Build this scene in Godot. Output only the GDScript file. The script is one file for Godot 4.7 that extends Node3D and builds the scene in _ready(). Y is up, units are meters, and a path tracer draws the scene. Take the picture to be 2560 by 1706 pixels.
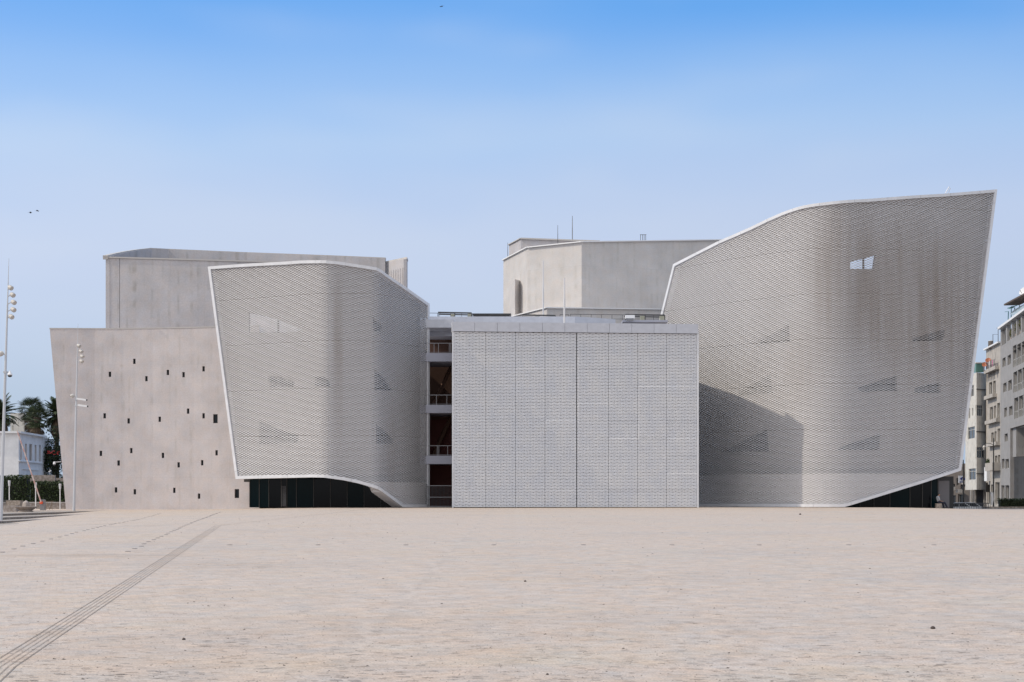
extends Node3D
# A theatre of pale concrete blocks and curved skins of white expanded metal behind a wide stone plaza. Units are metres, y is up, the plaza is seen from z = 0 towards -z.

var M = {}
var rng = RandomNumberGenerator.new()
var used = {}
var grain = FastNoiseLite.new()


func numbered(called, parent = null):
	var key = str(parent.get_instance_id()) + called if parent and parent != self else called
	if not used.has(key):
		used[key] = 0
		return called
	used[key] += 1
	return "%s_%03d" % [called, used[key]]


func start(mat = null):
	var st = SurfaceTool.new()
	st.begin(Mesh.PRIMITIVE_TRIANGLES)
	st.set_smooth_group(-1)
	if mat:
		st.set_material(mat)
	return st


func tri(st, a, b, c):
	st.add_vertex(a)
	st.add_vertex(b)
	st.add_vertex(c)


func quad(st, a, b, c, d):
	tri(st, a, b, c)
	tri(st, a, c, d)


func bx(st, c, s, b = Basis()):
	var x = b.x * s.x * 0.5
	var y = b.y * s.y * 0.5
	var z = b.z * s.z * 0.5
	for f in [[x, y, z], [-x, z, y], [y, z, x], [-y, x, z], [z, x, y], [-z, y, x]]:
		quad(st, c + f[0] - f[1] - f[2], c + f[0] - f[1] + f[2], c + f[0] + f[1] + f[2], c + f[0] + f[1] - f[2])


func bar(st, a, b, w, h = 0.0):
	# a square bar from a to b
	var d = b - a
	var up = Vector3.UP if absf(d.normalized().y) < 0.95 else Vector3.RIGHT
	var sx = d.normalized().cross(up).normalized()
	var sy = sx.cross(d.normalized())
	bx(st, (a + b) * 0.5, Vector3(w, h if h > 0.0 else w, d.length()), Basis(sx, sy, d.normalized()))


func tube(st, a, b, r0, r1, n = 8, caps = true):
	var d = (b - a).normalized()
	var u = d.cross(Vector3.UP if absf(d.y) < 0.95 else Vector3.RIGHT).normalized()
	var v = u.cross(d)
	st.set_smooth_group(0)
	for i in n:
		var p = u * cos(TAU * i / n) + v * sin(TAU * i / n)
		var q = u * cos(TAU * (i + 1) / n) + v * sin(TAU * (i + 1) / n)
		quad(st, a + p * r0, a + q * r0, b + q * r1, b + p * r1)
	st.set_smooth_group(-1)
	if caps:
		for i in n:
			var p = u * cos(TAU * i / n) + v * sin(TAU * i / n)
			var q = u * cos(TAU * (i + 1) / n) + v * sin(TAU * (i + 1) / n)
			tri(st, a, a + q * r0, a + p * r0)
			tri(st, b, b + p * r1, b + q * r1)


func lathe(st, at, axis, prof, n = 12):
	# prof: Vector2(radius, distance along the axis)
	for i in prof.size() - 1:
		tube(st, at + axis * prof[i].y, at + axis * (prof[i + 1].y + 0.0001), maxf(prof[i].x, 0.001), maxf(prof[i + 1].x, 0.001), n, false)


func prism(st, pts, y0, y1):
	# pts: Vector2(x, z) round the footprint
	var p = PackedVector2Array(pts)
	if Geometry2D.is_polygon_clockwise(p):
		p.reverse()
	var n = p.size()
	for i in n:
		var a = p[i]
		var b = p[(i + 1) % n]
		quad(st, Vector3(a.x, y0, a.y), Vector3(a.x, y1, a.y), Vector3(b.x, y1, b.y), Vector3(b.x, y0, b.y))
	var t = Geometry2D.triangulate_polygon(p)
	for k in range(0, t.size(), 3):
		for y in [y0, y1]:
			tri(st, Vector3(p[t[k]].x, y, p[t[k]].y), Vector3(p[t[k + 1]].x, y, p[t[k + 1]].y), Vector3(p[t[k + 2]].x, y, p[t[k + 2]].y))


func extrude_front(st, pts, z0, z1):
	# pts: Vector2(x, y) of an outline that faces the plaza
	var p = PackedVector2Array(pts)
	if Geometry2D.is_polygon_clockwise(p):
		p.reverse()
	var n = p.size()
	for i in n:
		var a = p[i]
		var b = p[(i + 1) % n]
		quad(st, Vector3(a.x, a.y, z0), Vector3(b.x, b.y, z0), Vector3(b.x, b.y, z1), Vector3(a.x, a.y, z1))
	var t = Geometry2D.triangulate_polygon(p)
	for k in range(0, t.size(), 3):
		for z in [z0, z1]:
			tri(st, Vector3(p[t[k]].x, p[t[k]].y, z), Vector3(p[t[k + 1]].x, p[t[k + 1]].y, z), Vector3(p[t[k + 2]].x, p[t[k + 2]].y, z))


func place_of(node):
	var t = Transform3D()
	while node != self:
		t = node.transform * t
		node = node.get_parent()
	return t


func obj(called, st, parent = self, own_axes = false):
	# commits the SurfaceTool as one named mesh; its points are in world metres unless own_axes
	st.generate_normals()
	var o = MeshInstance3D.new()
	o.mesh = st.commit()
	o.name = numbered(called, parent)
	parent.add_child(o, true)
	if not own_axes and parent != self:
		o.transform = place_of(parent).affine_inverse()
	return o


func copy_of(called, mesh, xf, parent = self):
	var o = MeshInstance3D.new()
	o.mesh = mesh
	o.name = numbered(called, parent)
	parent.add_child(o, true)
	o.transform = xf
	return o


func tag(o, label, category, group = ""):
	o.set_meta("label", label)
	o.set_meta("category", category)
	if group:
		o.set_meta("group", group)
	return o


func thing(called, label, category, at = Vector3.ZERO, group = ""):
	var o = Node3D.new()
	o.name = numbered(called)
	add_child(o, true)
	o.position = at
	return tag(o, label, category, group)


func structure(called, st):
	var o = obj(called, st)
	o.set_meta("kind", "structure")
	return o


func again(source, at, label, turn = 0.0):
	var o = source.duplicate()
	var stem = String(source.name)
	o.name = numbered(stem)
	add_child(o, true)
	o.position = at
	o.rotation.y = turn
	o.set_meta("label", label)
	return o


func lin(r, g, b):
	return Color(r, g, b).linear_to_srgb()


func mat(color, rough = 0.8, metal = 0.0):
	var m = StandardMaterial3D.new()
	m.albedo_color = color
	m.roughness = rough
	m.metallic = metal
	m.cull_mode = BaseMaterial3D.CULL_DISABLED
	return m


func cover(m, tex, scale):
	m.albedo_texture = tex
	m.uv1_triplanar = true
	m.uv1_world_triplanar = true
	m.uv1_scale = scale
	return m


func noise(seed_, freq, oct = 4):
	var n = FastNoiseLite.new()
	n.seed = seed_
	n.noise_type = FastNoiseLite.TYPE_SIMPLEX_SMOOTH
	n.frequency = freq
	n.fractal_octaves = oct
	return n


func concrete_texture(seed_, streaks, form):
	# board-marked concrete: blotches, weather streaks running down, fine grain, joints of the formwork
	var w = 512
	var blotch = noise(seed_, 0.009, 4).get_seamless_image(w, w).get_data()
	var fine = noise(seed_ + 7, 0.16, 2).get_seamless_image(w, w).get_data()
	var runs = noise(seed_ + 3, 0.045, 2).get_seamless_image(w, w).get_data()
	var wash = noise(seed_ + 5, 0.018, 2).get_seamless_image(w, w).get_data()
	var out = PackedByteArray()
	out.resize(w * w * 3)
	for y in w:
		var joint = 0.965 if y % (w / 4) < 1 else 1.0
		for x in w:
			var k = y * w + x
			var r = runs[((y / 32) % w) * w + x] / 255.0
			var v = 0.93 + (blotch[k] / 255.0 - 0.5) * 0.09 + (fine[k] / 255.0 - 0.5) * 0.07
			var s = clampf((r - 0.55) * 2.6, 0.0, 1.0) * clampf(wash[k] / 255.0 * 2.2 - 0.7, 0.0, 1.0)
			v *= 1.0 - streaks * s
			if form:
				v *= joint * (0.97 if x % (w / 5) < 1 else 1.0)
			var warm = (blotch[(k * 3 + 991) % (w * w)] / 255.0 - 0.5) * 0.03
			out[k * 3] = int(clampf(v * (1.0 + warm), 0, 1) * 255)
			out[k * 3 + 1] = int(clampf(v, 0, 1) * 255)
			out[k * 3 + 2] = int(clampf(v * (1.0 - warm - 0.02 * s), 0, 1) * 255)
	return ImageTexture.create_from_image(Image.create_from_data(w, w, false, Image.FORMAT_RGB8, out))


func blotch_texture(seed_, freq, low, high, stretch = 1):
	var w = 256
	var a = noise(seed_, freq * 2.0, 4).get_seamless_image(w, w).get_data()
	var b = noise(seed_ + 9, freq * 12.0, 2).get_seamless_image(w, w).get_data()
	var out = PackedByteArray()
	out.resize(w * w * 3)
	for y in w:
		for x in w:
			var k = y * w + x
			var t = clampf((a[(y / stretch) * w + x] * 0.7 + b[k] * 0.3) / 255.0 * 1.6 - 0.3, 0.0, 1.0)
			var c = low.lerp(high, t)
			out[k * 3] = int(c.r * 255)
			out[k * 3 + 1] = int(c.g * 255)
			out[k * 3 + 2] = int(c.b * 255)
	return ImageTexture.create_from_image(Image.create_from_data(w, w, false, Image.FORMAT_RGB8, out))


func sett_texture():
	# small stone setts, eight metres across: tone differs from stone to stone, some joints have opened
	var w = 1280
	var fine = noise(91, 0.2, 2).get_seamless_image(w, w, false, false, 0.1).get_data()
	var q = w / 4
	var broad = noise(92, 0.036, 3).get_seamless_image(q, q).get_data()
	var tint = noise(93, 0.028, 3).get_seamless_image(q, q).get_data()
	var wob = noise(94, 0.08, 2).get_seamless_image(q, q).get_data()
	var out = PackedByteArray()
	out.resize(w * w * 3)
	var rows = 112
	var cols = 70
	for y in w:
		for x in w:
			var k = y * w + x
			var k4 = (y / 4) * q + x / 4
			var fy = fposmod((y + (wob[k4] - 128) * 0.09) * rows / float(w), rows)
			var row = int(fy)
			var fx = fposmod(x * cols / float(w) + ((row * 37) % 17) / 17.0, cols)
			var col = int(fx)
			var h = (row * 7349 + col * 9151 + (row * col) * 31) % 1009 / 1009.0
			var h2 = (row * 1733 + col * 4217 + (row + 3) * (col + 5) * 13) % 997 / 997.0
			var ey = minf(fy - row, 1.0 - fy + row)
			var ex = minf(fx - col, 1.0 - fx + col)
			var v = 0.92 + (h - 0.5) * 0.06 + (fine[k] / 255.0 - 0.5) * 0.22 + (broad[k4] / 255.0 - 0.5) * 0.08
			if ey < 0.07:
				v *= 0.62 if h2 > 0.90 else 0.965
			elif ex < 0.05:
				v *= 0.75 if h2 < 0.05 else 0.975
			var t = (tint[k4] / 255.0 - 0.5) * 0.055 + (h2 - 0.5) * 0.02
			out[k * 3] = int(clampf(v * (1.0 + t), 0, 1) * 255)
			out[k * 3 + 1] = int(clampf(v * 0.985, 0, 1) * 255)
			out[k * 3 + 2] = int(clampf(v * (0.955 - t), 0, 1) * 255)
	return ImageTexture.create_from_image(Image.create_from_data(w, w, false, Image.FORMAT_RGB8, out))


func sky_picture():
	# morning air: milky towards the horizon and blue above ahead, a paler haze added behind to brighten shaded walls, with a soft glow round the sun on the left
	var w = 1024
	var h = 512
	# [elevation, linear colour as it is seen]
	var stops = [[-0.35, 0.42, 0.40, 0.39], [-0.01, 0.43, 0.51, 0.62], [0.0, 0.43, 0.53, 0.67], [0.061, 0.456, 0.565, 0.716], [0.099, 0.503, 0.61, 0.79], [0.136, 0.53, 0.63, 0.83], [0.161, 0.52, 0.63, 0.84], [0.186, 0.46, 0.60, 0.85], [0.211, 0.405, 0.585, 0.87], [0.236, 0.335, 0.54, 0.875], [0.26, 0.26, 0.485, 0.87], [0.285, 0.17, 0.415, 0.86], [0.31, 0.100, 0.36, 0.84], [0.42, 0.14, 0.37, 0.78], [0.8, 0.25, 0.44, 0.74], [1.6, 0.30, 0.47, 0.72]]
	var haze = noise(12, 0.004, 4)
	var towards = Vector3(-73, 68, 10).normalized()
	var im = Image.create_empty(w, h, false, Image.FORMAT_RGBF)
	for y in h:
		var el = (0.5 - (y + 0.5) / h) * PI
		for x in w:
			var az = (x + 0.5) / w * TAU
			var e = el
			if el > 0.0:
				e += haze.get_noise_3d(cos(az) * 260.0, sin(az) * 260.0, el * 900.0) * 0.035 * smoothstep(0.02, 0.2, el)
			var i = 0
			while i < stops.size() - 2 and e > stops[i + 1][0]:
				i += 1
			var t = clampf((e - stops[i][0]) / (stops[i + 1][0] - stops[i][0]), 0.0, 1.0)
			var dir = Vector3(sin(az) * cos(el), sin(el), -cos(az) * cos(el))
			var away = rad_to_deg(dir.angle_to(towards))
			var c = Vector3(lerpf(stops[i][1], stops[i + 1][1], t), lerpf(stops[i][2], stops[i + 1][2], t), lerpf(stops[i][3], stops[i + 1][3], t))
			if el > 0.0:
				var wisp = haze.get_noise_3d(cos(az) * 420.0 + 900.0, sin(az) * 420.0, el * 2600.0) * 0.6 + haze.get_noise_3d(cos(az) * 1500.0, sin(az) * 1500.0 + 400.0, el * 7000.0) * 0.4
				c = c.lerp(Vector3(0.66, 0.72, 0.82), clampf(wisp * 0.45, 0.0, 0.2) * smoothstep(0.0, 0.08, el) * smoothstep(0.5, 0.2, el))
			if el > -0.02:
				c = c.lerp(Vector3(0.93, 0.96, 1.02), smoothstep(-0.35, 0.75, dir.z))
				c += Vector3(1.0, 0.95, 0.87) * (0.8 * exp(-pow(away / 22.0, 2.0)) + 0.45 * exp(-pow(away / 55.0, 2.0)) - 0.02)
			c /= 0.9
			im.set_pixel(x, y, Color(maxf(c.x, 0.01), maxf(c.y, 0.01), maxf(c.z, 0.01)))
	return ImageTexture.create_from_image(im)


func ground_height(x, d):
	# the plaza climbs gently to the theatre; its left side lies lower and rises late, its far right end falls a little
	var mid = 0.00514 * minf(d, 148.0)
	var steps = [[0.0, 0.0], [40.0, 0.02], [84.0, -0.08], [104.0, 0.0], [112.0, 0.14], [129.0, 0.33], [144.0, 0.5], [160.0, 0.56], [400.0, 0.56]]
	var i = 0
	while i < steps.size() - 2 and d > steps[i + 1][0]:
		i += 1
	var left = lerpf(steps[i][1], steps[i + 1][1], clampf((d - steps[i][0]) / (steps[i + 1][0] - steps[i][0]), 0.0, 1.0))
	var y = lerpf(mid, left, smoothstep(-15.0, -33.0, x) * smoothstep(15.0, 45.0, d))
	return y - 0.2 * smoothstep(33.0, 47.0, x) * minf(d, 150.0) / 150.0


func on_ground(x, d, up = 0.0):
	return Vector3(x, ground_height(x, d) + up, -d)


func wall_with_holes(st, a, b, y0, y1, holes, deep):
	# an upright wall from a to b (Vector3, seen left to right) with rectangular openings [along, height, width, tall] and their reveals
	var ux = Vector3(b.x - a.x, 0, b.z - a.z)
	var wide = ux.length()
	ux = ux.normalized()
	var inward = Vector3(ux.z, 0, -ux.x)
	if inward.dot(a + b) < 0.0:
		inward = -inward
	var us = [0.0, wide]
	var vs = [y0, y1]
	for h in holes:
		us.append_array([h[0], h[0] + h[2]])
		vs.append_array([h[1], h[1] + h[3]])
	us.sort()
	vs.sort()
	var o = Vector3(a.x, 0, a.z)
	for i in us.size() - 1:
		for j in vs.size() - 1:
			if us[i + 1] - us[i] < 0.001 or vs[j + 1] - vs[j] < 0.001:
				continue
			var mid = Vector2((us[i] + us[i + 1]) * 0.5, (vs[j] + vs[j + 1]) * 0.5)
			var open = false
			for h in holes:
				if mid.x > h[0] and mid.x < h[0] + h[2] and mid.y > h[1] and mid.y < h[1] + h[3]:
					open = true
			if not open:
				quad(st, o + ux * us[i] + Vector3.UP * vs[j], o + ux * us[i] + Vector3.UP * vs[j + 1], o + ux * us[i + 1] + Vector3.UP * vs[j + 1], o + ux * us[i + 1] + Vector3.UP * vs[j])
	for h in holes:
		var c = [o + ux * h[0] + Vector3.UP * h[1], o + ux * h[0] + Vector3.UP * (h[1] + h[3]), o + ux * (h[0] + h[2]) + Vector3.UP * (h[1] + h[3]), o + ux * (h[0] + h[2]) + Vector3.UP * h[1]]
		for k in 4:
			quad(st, c[k], c[(k + 1) % 4], c[(k + 1) % 4] + inward * deep, c[k] + inward * deep)
	return [o, ux, inward]


func put_windows(parent, frame, holes, deep, fmat, gmat, mullions = 1, transom = 0.0, called = "window"):
	# a window for every opening: frame bars as the part, its glass as the sub-part
	for h in holes:
		var o = frame[0] + frame[1] * h[0] + Vector3.UP * h[1] + frame[2] * (deep - 0.06)
		var b = Basis(frame[1], Vector3.UP, -frame[2])
		var t = clampf(h[2] * 0.07, 0.03, 0.09)
		var st = start(fmat)
		for e in [[0, 0, h[2], t], [0, h[3] - t, h[2], t], [0, t, t, h[3] - 2 * t], [h[2] - t, t, t, h[3] - 2 * t]]:
			bx(st, o + b * Vector3(e[0] + e[2] * 0.5, e[1] + e[3] * 0.5, 0), Vector3(e[2], e[3], 0.08), b)
		for k in mullions - 1:
			bx(st, o + b * Vector3(h[2] * (k + 1.0) / mullions, h[3] * 0.5, 0), Vector3(t * 0.8, h[3] - 2 * t, 0.06), b)
		if transom > 0.0:
			bx(st, o + b * Vector3(h[2] * 0.5, h[3] * transom, 0.004), Vector3(h[2] - 2 * t, t * 0.8, 0.06), b)
		var w = obj(called, st, parent)
		st = start(gmat)
		bx(st, o + b * Vector3(h[2] * 0.5, h[3] * 0.5, -0.03), Vector3(h[2] - t, h[3] - t, 0.02), b)
		obj("glass_pane", st, w)


# ---- the curved skins of expanded metal

var plan = []
var run = []
var side = []


func set_plan(pts):
	plan = pts
	run = [0.0]
	side = []
	for i in pts.size() - 1:
		run.append(run[i] + pts[i].distance_to(pts[i + 1]))
	for i in pts.size():
		var t = (pts[mini(i + 1, pts.size() - 1)] - pts[maxi(i - 1, 0)]).normalized()
		side.append(Vector2(t.y, -t.x))


func skin(s, y, off = 0.0):
	# the point at s metres along the plan curve, off metres in front of it
	var i = clampi(run.bsearch(s) - 1, 0, plan.size() - 2)
	var t = clampf((s - run[i]) / (run[i + 1] - run[i]), 0.0, 1.0)
	var p = plan[i].lerp(plan[i + 1], t) + side[i].lerp(side[i + 1], t).normalized() * off
	return Vector3(p.x, y, -p.y)


func metal_tint(s, y, stains):
	var v = 1.0 + grain.get_noise_2d(s * 3.0, y * 3.0) * 0.05 + rng.randf_range(-0.025, 0.025)
	var c = Color(0.70 * v, 0.69 * v, 0.71 * v)
	for k in stains:
		# rust-brown dust washed down over the sheets: [along, height, half width, half height, strength]
		var q = Vector2((s - k[0]) / k[2], (y - k[1]) / k[3]).length()
		var a = k[4] * smoothstep(1.0, 0.3, q) * (0.5 + 0.6 * grain.get_noise_2d(s * 26.0, y * 0.9))
		c = c.lerp(Color(0.30, 0.225, 0.17), clampf(a, 0.0, 0.8))
	return c


func mesh_cell(st, s, y, w, h, outline, stains):
	# one strand of the stretched sheet: a flat triangle that leans back to its tip and lips out at its foot
	var l = Vector2(s - w * 0.5, y)
	var r = Vector2(s + w * 0.5, y)
	var t = Vector2(s, y + h * 0.85)
	var inside = int(Geometry2D.is_point_in_polygon(l, outline)) + int(Geometry2D.is_point_in_polygon(r, outline)) + int(Geometry2D.is_point_in_polygon(t, outline))
	if inside == 0:
		return false
	st.set_color(metal_tint(s, y, stains))
	if inside == 3:
		var a = skin(l.x, y, 0.02)
		var b = skin(r.x, y, 0.02)
		var c = skin(s, t.y, -0.035)
		var f = skin(s, y - h * 0.05, 0.07)
		tri(st, a, c, f)
		tri(st, c, b, f)
		quad(st, a, f, f - Vector3(0, 0.012, 0), a - Vector3(0, 0.012, 0))
		quad(st, f, b, b - Vector3(0, 0.012, 0), f - Vector3(0, 0.012, 0))
		return true
	for part in Geometry2D.intersect_polygons(PackedVector2Array([l, t, r]), outline):
		var ids = Geometry2D.triangulate_polygon(part)
		for k in range(0, ids.size(), 3):
			for m in 3:
				var p = part[ids[k + m]]
				st.add_vertex(skin(p.x, p.y, 0.03))
	return true


func build_skin(tower, curve, outline_list, windows, open_to_sky, widths, h, low, band, stains):
	set_plan(curve)
	var outline = PackedVector2Array(outline_list)
	var left = INF
	var right = -INF
	var top = -INF
	for p in outline:
		left = minf(left, p.x)
		right = maxf(right, p.x)
		top = maxf(top, p.y)
	# columns of strands, narrower where the sheet was stretched less
	var cols = []
	var x = left
	while x < right + 0.7:
		var w = widths[0][1]
		for k in widths:
			if x >= k[0]:
				w = k[1]
		cols.append([x, w])
		x += w
	var per = 9
	var bands = [[0.78, low, true]]
	var y = low
	while y < top:
		bands.append([y, y + band, false])
		y += band
	for b in bands:
		var rows = 2 * int(round((b[1] - b[0]) / h * 0.5))
		var step = (b[1] - b[0] - 0.026) / rows
		for g in range(0, cols.size(), per):
			var st = start(M.metal)
			var filled = false
			for r in rows:
				for i in range(g, mini(g + per, cols.size())):
					filled = mesh_cell(st, cols[i][0] + (cols[i][1] * 0.5 if r % 2 else 0.0), b[0] + 0.02 + r * step, cols[i][1], step, outline, stains) or filled
			if filled:
				obj("closed_mesh_panel" if b[2] else "mesh_panel", st, tower)
	# solid sheets close the foot of the skin
	var s = left
	while s < right:
		var e = minf(s + 3.0, right)
		var st = start(M.metal_sheet)
		var any = false
		var q = s
		while q < e - 0.001:
			var q2 = minf(q + 0.6, e)
			for part in Geometry2D.intersect_polygons(PackedVector2Array([Vector2(q, 0.7), Vector2(q, low + 0.04), Vector2(q2, low + 0.04), Vector2(q2, 0.7)]), outline):
				var ids = Geometry2D.triangulate_polygon(part)
				for k in ids:
					st.add_vertex(skin(part[k].x, part[k].y, -0.04))
					any = true
			q = q2
		if any:
			obj("backing_sheet", st, tower)
		s = e
	# the plastered wall behind the skin, with its slanted windows
	var st2 = start(M.inner_wall)
	s = left
	while s < right:
		var e = minf(s + 0.6, right)
		var pieces = Geometry2D.intersect_polygons(PackedVector2Array([Vector2(s, 0.7), Vector2(s, top + 1.0), Vector2(e, top + 1.0), Vector2(e, 0.7)]), outline)
		for w in windows:
			var next = []
			for p in pieces:
				for c in Geometry2D.clip_polygons(p, PackedVector2Array(w)):
					next.append(c)
			pieces = next
		for p in pieces:
			for k in Geometry2D.triangulate_polygon(p):
				st2.add_vertex(skin(p[k].x, p[k].y, -0.95))
		s = e
	for w in windows:
		for i in w.size():
			var a = w[i]
			var c = w[(i + 1) % w.size()]
			quad(st2, skin(a.x, a.y, -0.95), skin(c.x, c.y, -0.95), skin(c.x, c.y, -1.35), skin(a.x, a.y, -1.35))
	obj("inner_wall", st2, tower)
	for n in windows.size():
		var w = windows[n]
		var lo = w[0]
		var hi = w[0]
		for p in w:
			lo = lo.min(p)
			hi = hi.max(p)
		var st = start(M.dark_frame)
		var parts = 2 if hi.x - lo.x < 3.0 else 3
		for k in range(1, parts):
			var sx = lerpf(lo.x, hi.x, k / float(parts))
			if n in open_to_sky:
				sx = lerpf(lo.x, hi.x, 0.55)
				if k > 1:
					continue
			var line = Geometry2D.intersect_polyline_with_polygon(PackedVector2Array([Vector2(sx, lo.y - 1), Vector2(sx, hi.y + 1)]), PackedVector2Array(w))
			for l in line:
				bar(st, skin(sx, l[0].y, -1.15), skin(sx, l[1].y, -1.15), 0.16)
		for i in w.size():
			bar(st, skin(w[i].x, w[i].y, -1.2), skin(w[(i + 1) % w.size()].x, w[(i + 1) % w.size()].y, -1.2), 0.08)
		var frame = obj("window", st, tower)
		if n in open_to_sky:
			continue
		st = start(M.glass_dark)
		for k in Geometry2D.triangulate_polygon(PackedVector2Array(w)):
			st.add_vertex(skin(w[k].x, w[k].y, -1.3))
		obj("glass_pane", st, frame)
	# the folded white edging all round, in lengths
	var fine = []
	for i in outline.size():
		var a = outline[i]
		var c = outline[(i + 1) % outline.size()]
		var n = maxi(1, int(ceil(a.distance_to(c) / 0.7)))
		for k in n:
			fine.append(a.lerp(c, k / float(n)))
	var turn = -1.0 if Geometry2D.is_polygon_clockwise(outline) else 1.0
	var n = fine.size()
	var inner = []
	for i in n:
		var d0 = (fine[i] - fine[(i + n - 1) % n]).normalized()
		var d1 = (fine[(i + 1) % n] - fine[i]).normalized()
		var n0 = Vector2(-d0.y, d0.x) * turn
		var n1 = Vector2(-d1.y, d1.x) * turn
		var m = (n0 + n1).normalized()
		inner.append(fine[i] + m * 0.27 / maxf(0.35, m.dot(n1)))
	var i = 0
	while i < n:
		var st = start(M.trim)
		var many = 5
		for k in many:
			if i + k >= n:
				break
			var a = fine[(i + k) % n]
			var c = fine[(i + k + 1) % n]
			var a2 = inner[(i + k) % n]
			var c2 = inner[(i + k + 1) % n]
			if k == many - 1:
				c = c.lerp(a, 0.03)
				c2 = c2.lerp(a2, 0.03)
			quad(st, skin(a.x, a.y, 0.13), skin(c.x, c.y, 0.13), skin(c2.x, c2.y, 0.13), skin(a2.x, a2.y, 0.13))
			quad(st, skin(a.x, a.y, 0.13), skin(c.x, c.y, 0.13), skin(c.x, c.y, -1.1), skin(a.x, a.y, -1.1))
			quad(st, skin(a2.x, a2.y, 0.13), skin(c2.x, c2.y, 0.13), skin(c2.x, c2.y, -0.03), skin(a2.x, a2.y, -0.03))
		obj("edge_trim", st, tower)
		i += many


func core(tower, called, s0, s1, back, roof):
	# the dark body of rooms behind the inner wall, below the open top
	var foot = []
	var s = s0
	while s < s1:
		var p = skin(s, 0, -1.6)
		foot.append(Vector2(p.x, p.z))
		s += 1.5
	var e = skin(s1, 0, -1.6)
	foot.append(Vector2(e.x, e.z))
	foot.append(Vector2(foot[-1].x, -back))
	foot.append(Vector2(foot[0].x, -back))
	var st = start(M.inner_wall)
	prism(st, foot, 4.4, roof)
	obj(called, st, tower)


func _ready():
	# ---- camera, sky, sun, exposure
	var cam = Camera3D.new()
	cam.name = "camera"
	cam.projection = Camera3D.PROJECTION_FRUSTUM
	cam.near = 0.5
	cam.far = 4000.0
	cam.size = 0.21325
	cam.frustum_offset = Vector2(0.0, 0.049)
	cam.position = Vector3(0, 1.65, 0)
	add_child(cam)
	var env = Environment.new()
	env.background_mode = Environment.BG_SKY
	env.sky = Sky.new()
	var pano = PanoramaSkyMaterial.new()
	pano.panorama = sky_picture()
	env.sky.sky_material = pano
	env.tonemap_mode = Environment.TONE_MAPPER_LINEAR
	env.tonemap_exposure = 0.9
	env.sdfgi_enabled = true
	env.ssao_enabled = true
	env.ssil_enabled = true
	var we = WorldEnvironment.new()
	we.name = "surroundings"
	we.environment = env
	add_child(we)
	var sun = DirectionalLight3D.new()
	sun.name = "sun"
	sun.light_energy = 0.95
	sun.light_color = Color(1.0, 0.95, 0.87)
	sun.light_angular_distance = 0.6
	sun.shadow_enabled = true
	add_child(sun)
	sun.look_at_from_position(Vector3(-73, 68, 10), Vector3.ZERO)

	rng.seed = 4711
	grain.seed = 5
	grain.frequency = 0.05
	materials()
	land()
	left_concrete_block()
	left_upper_block()
	fly_tower()
	left_tower()
	loggia()
	metal_hall()
	right_tower()
	roof_things()
	left_side()
	street()
	small_things()


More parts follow.
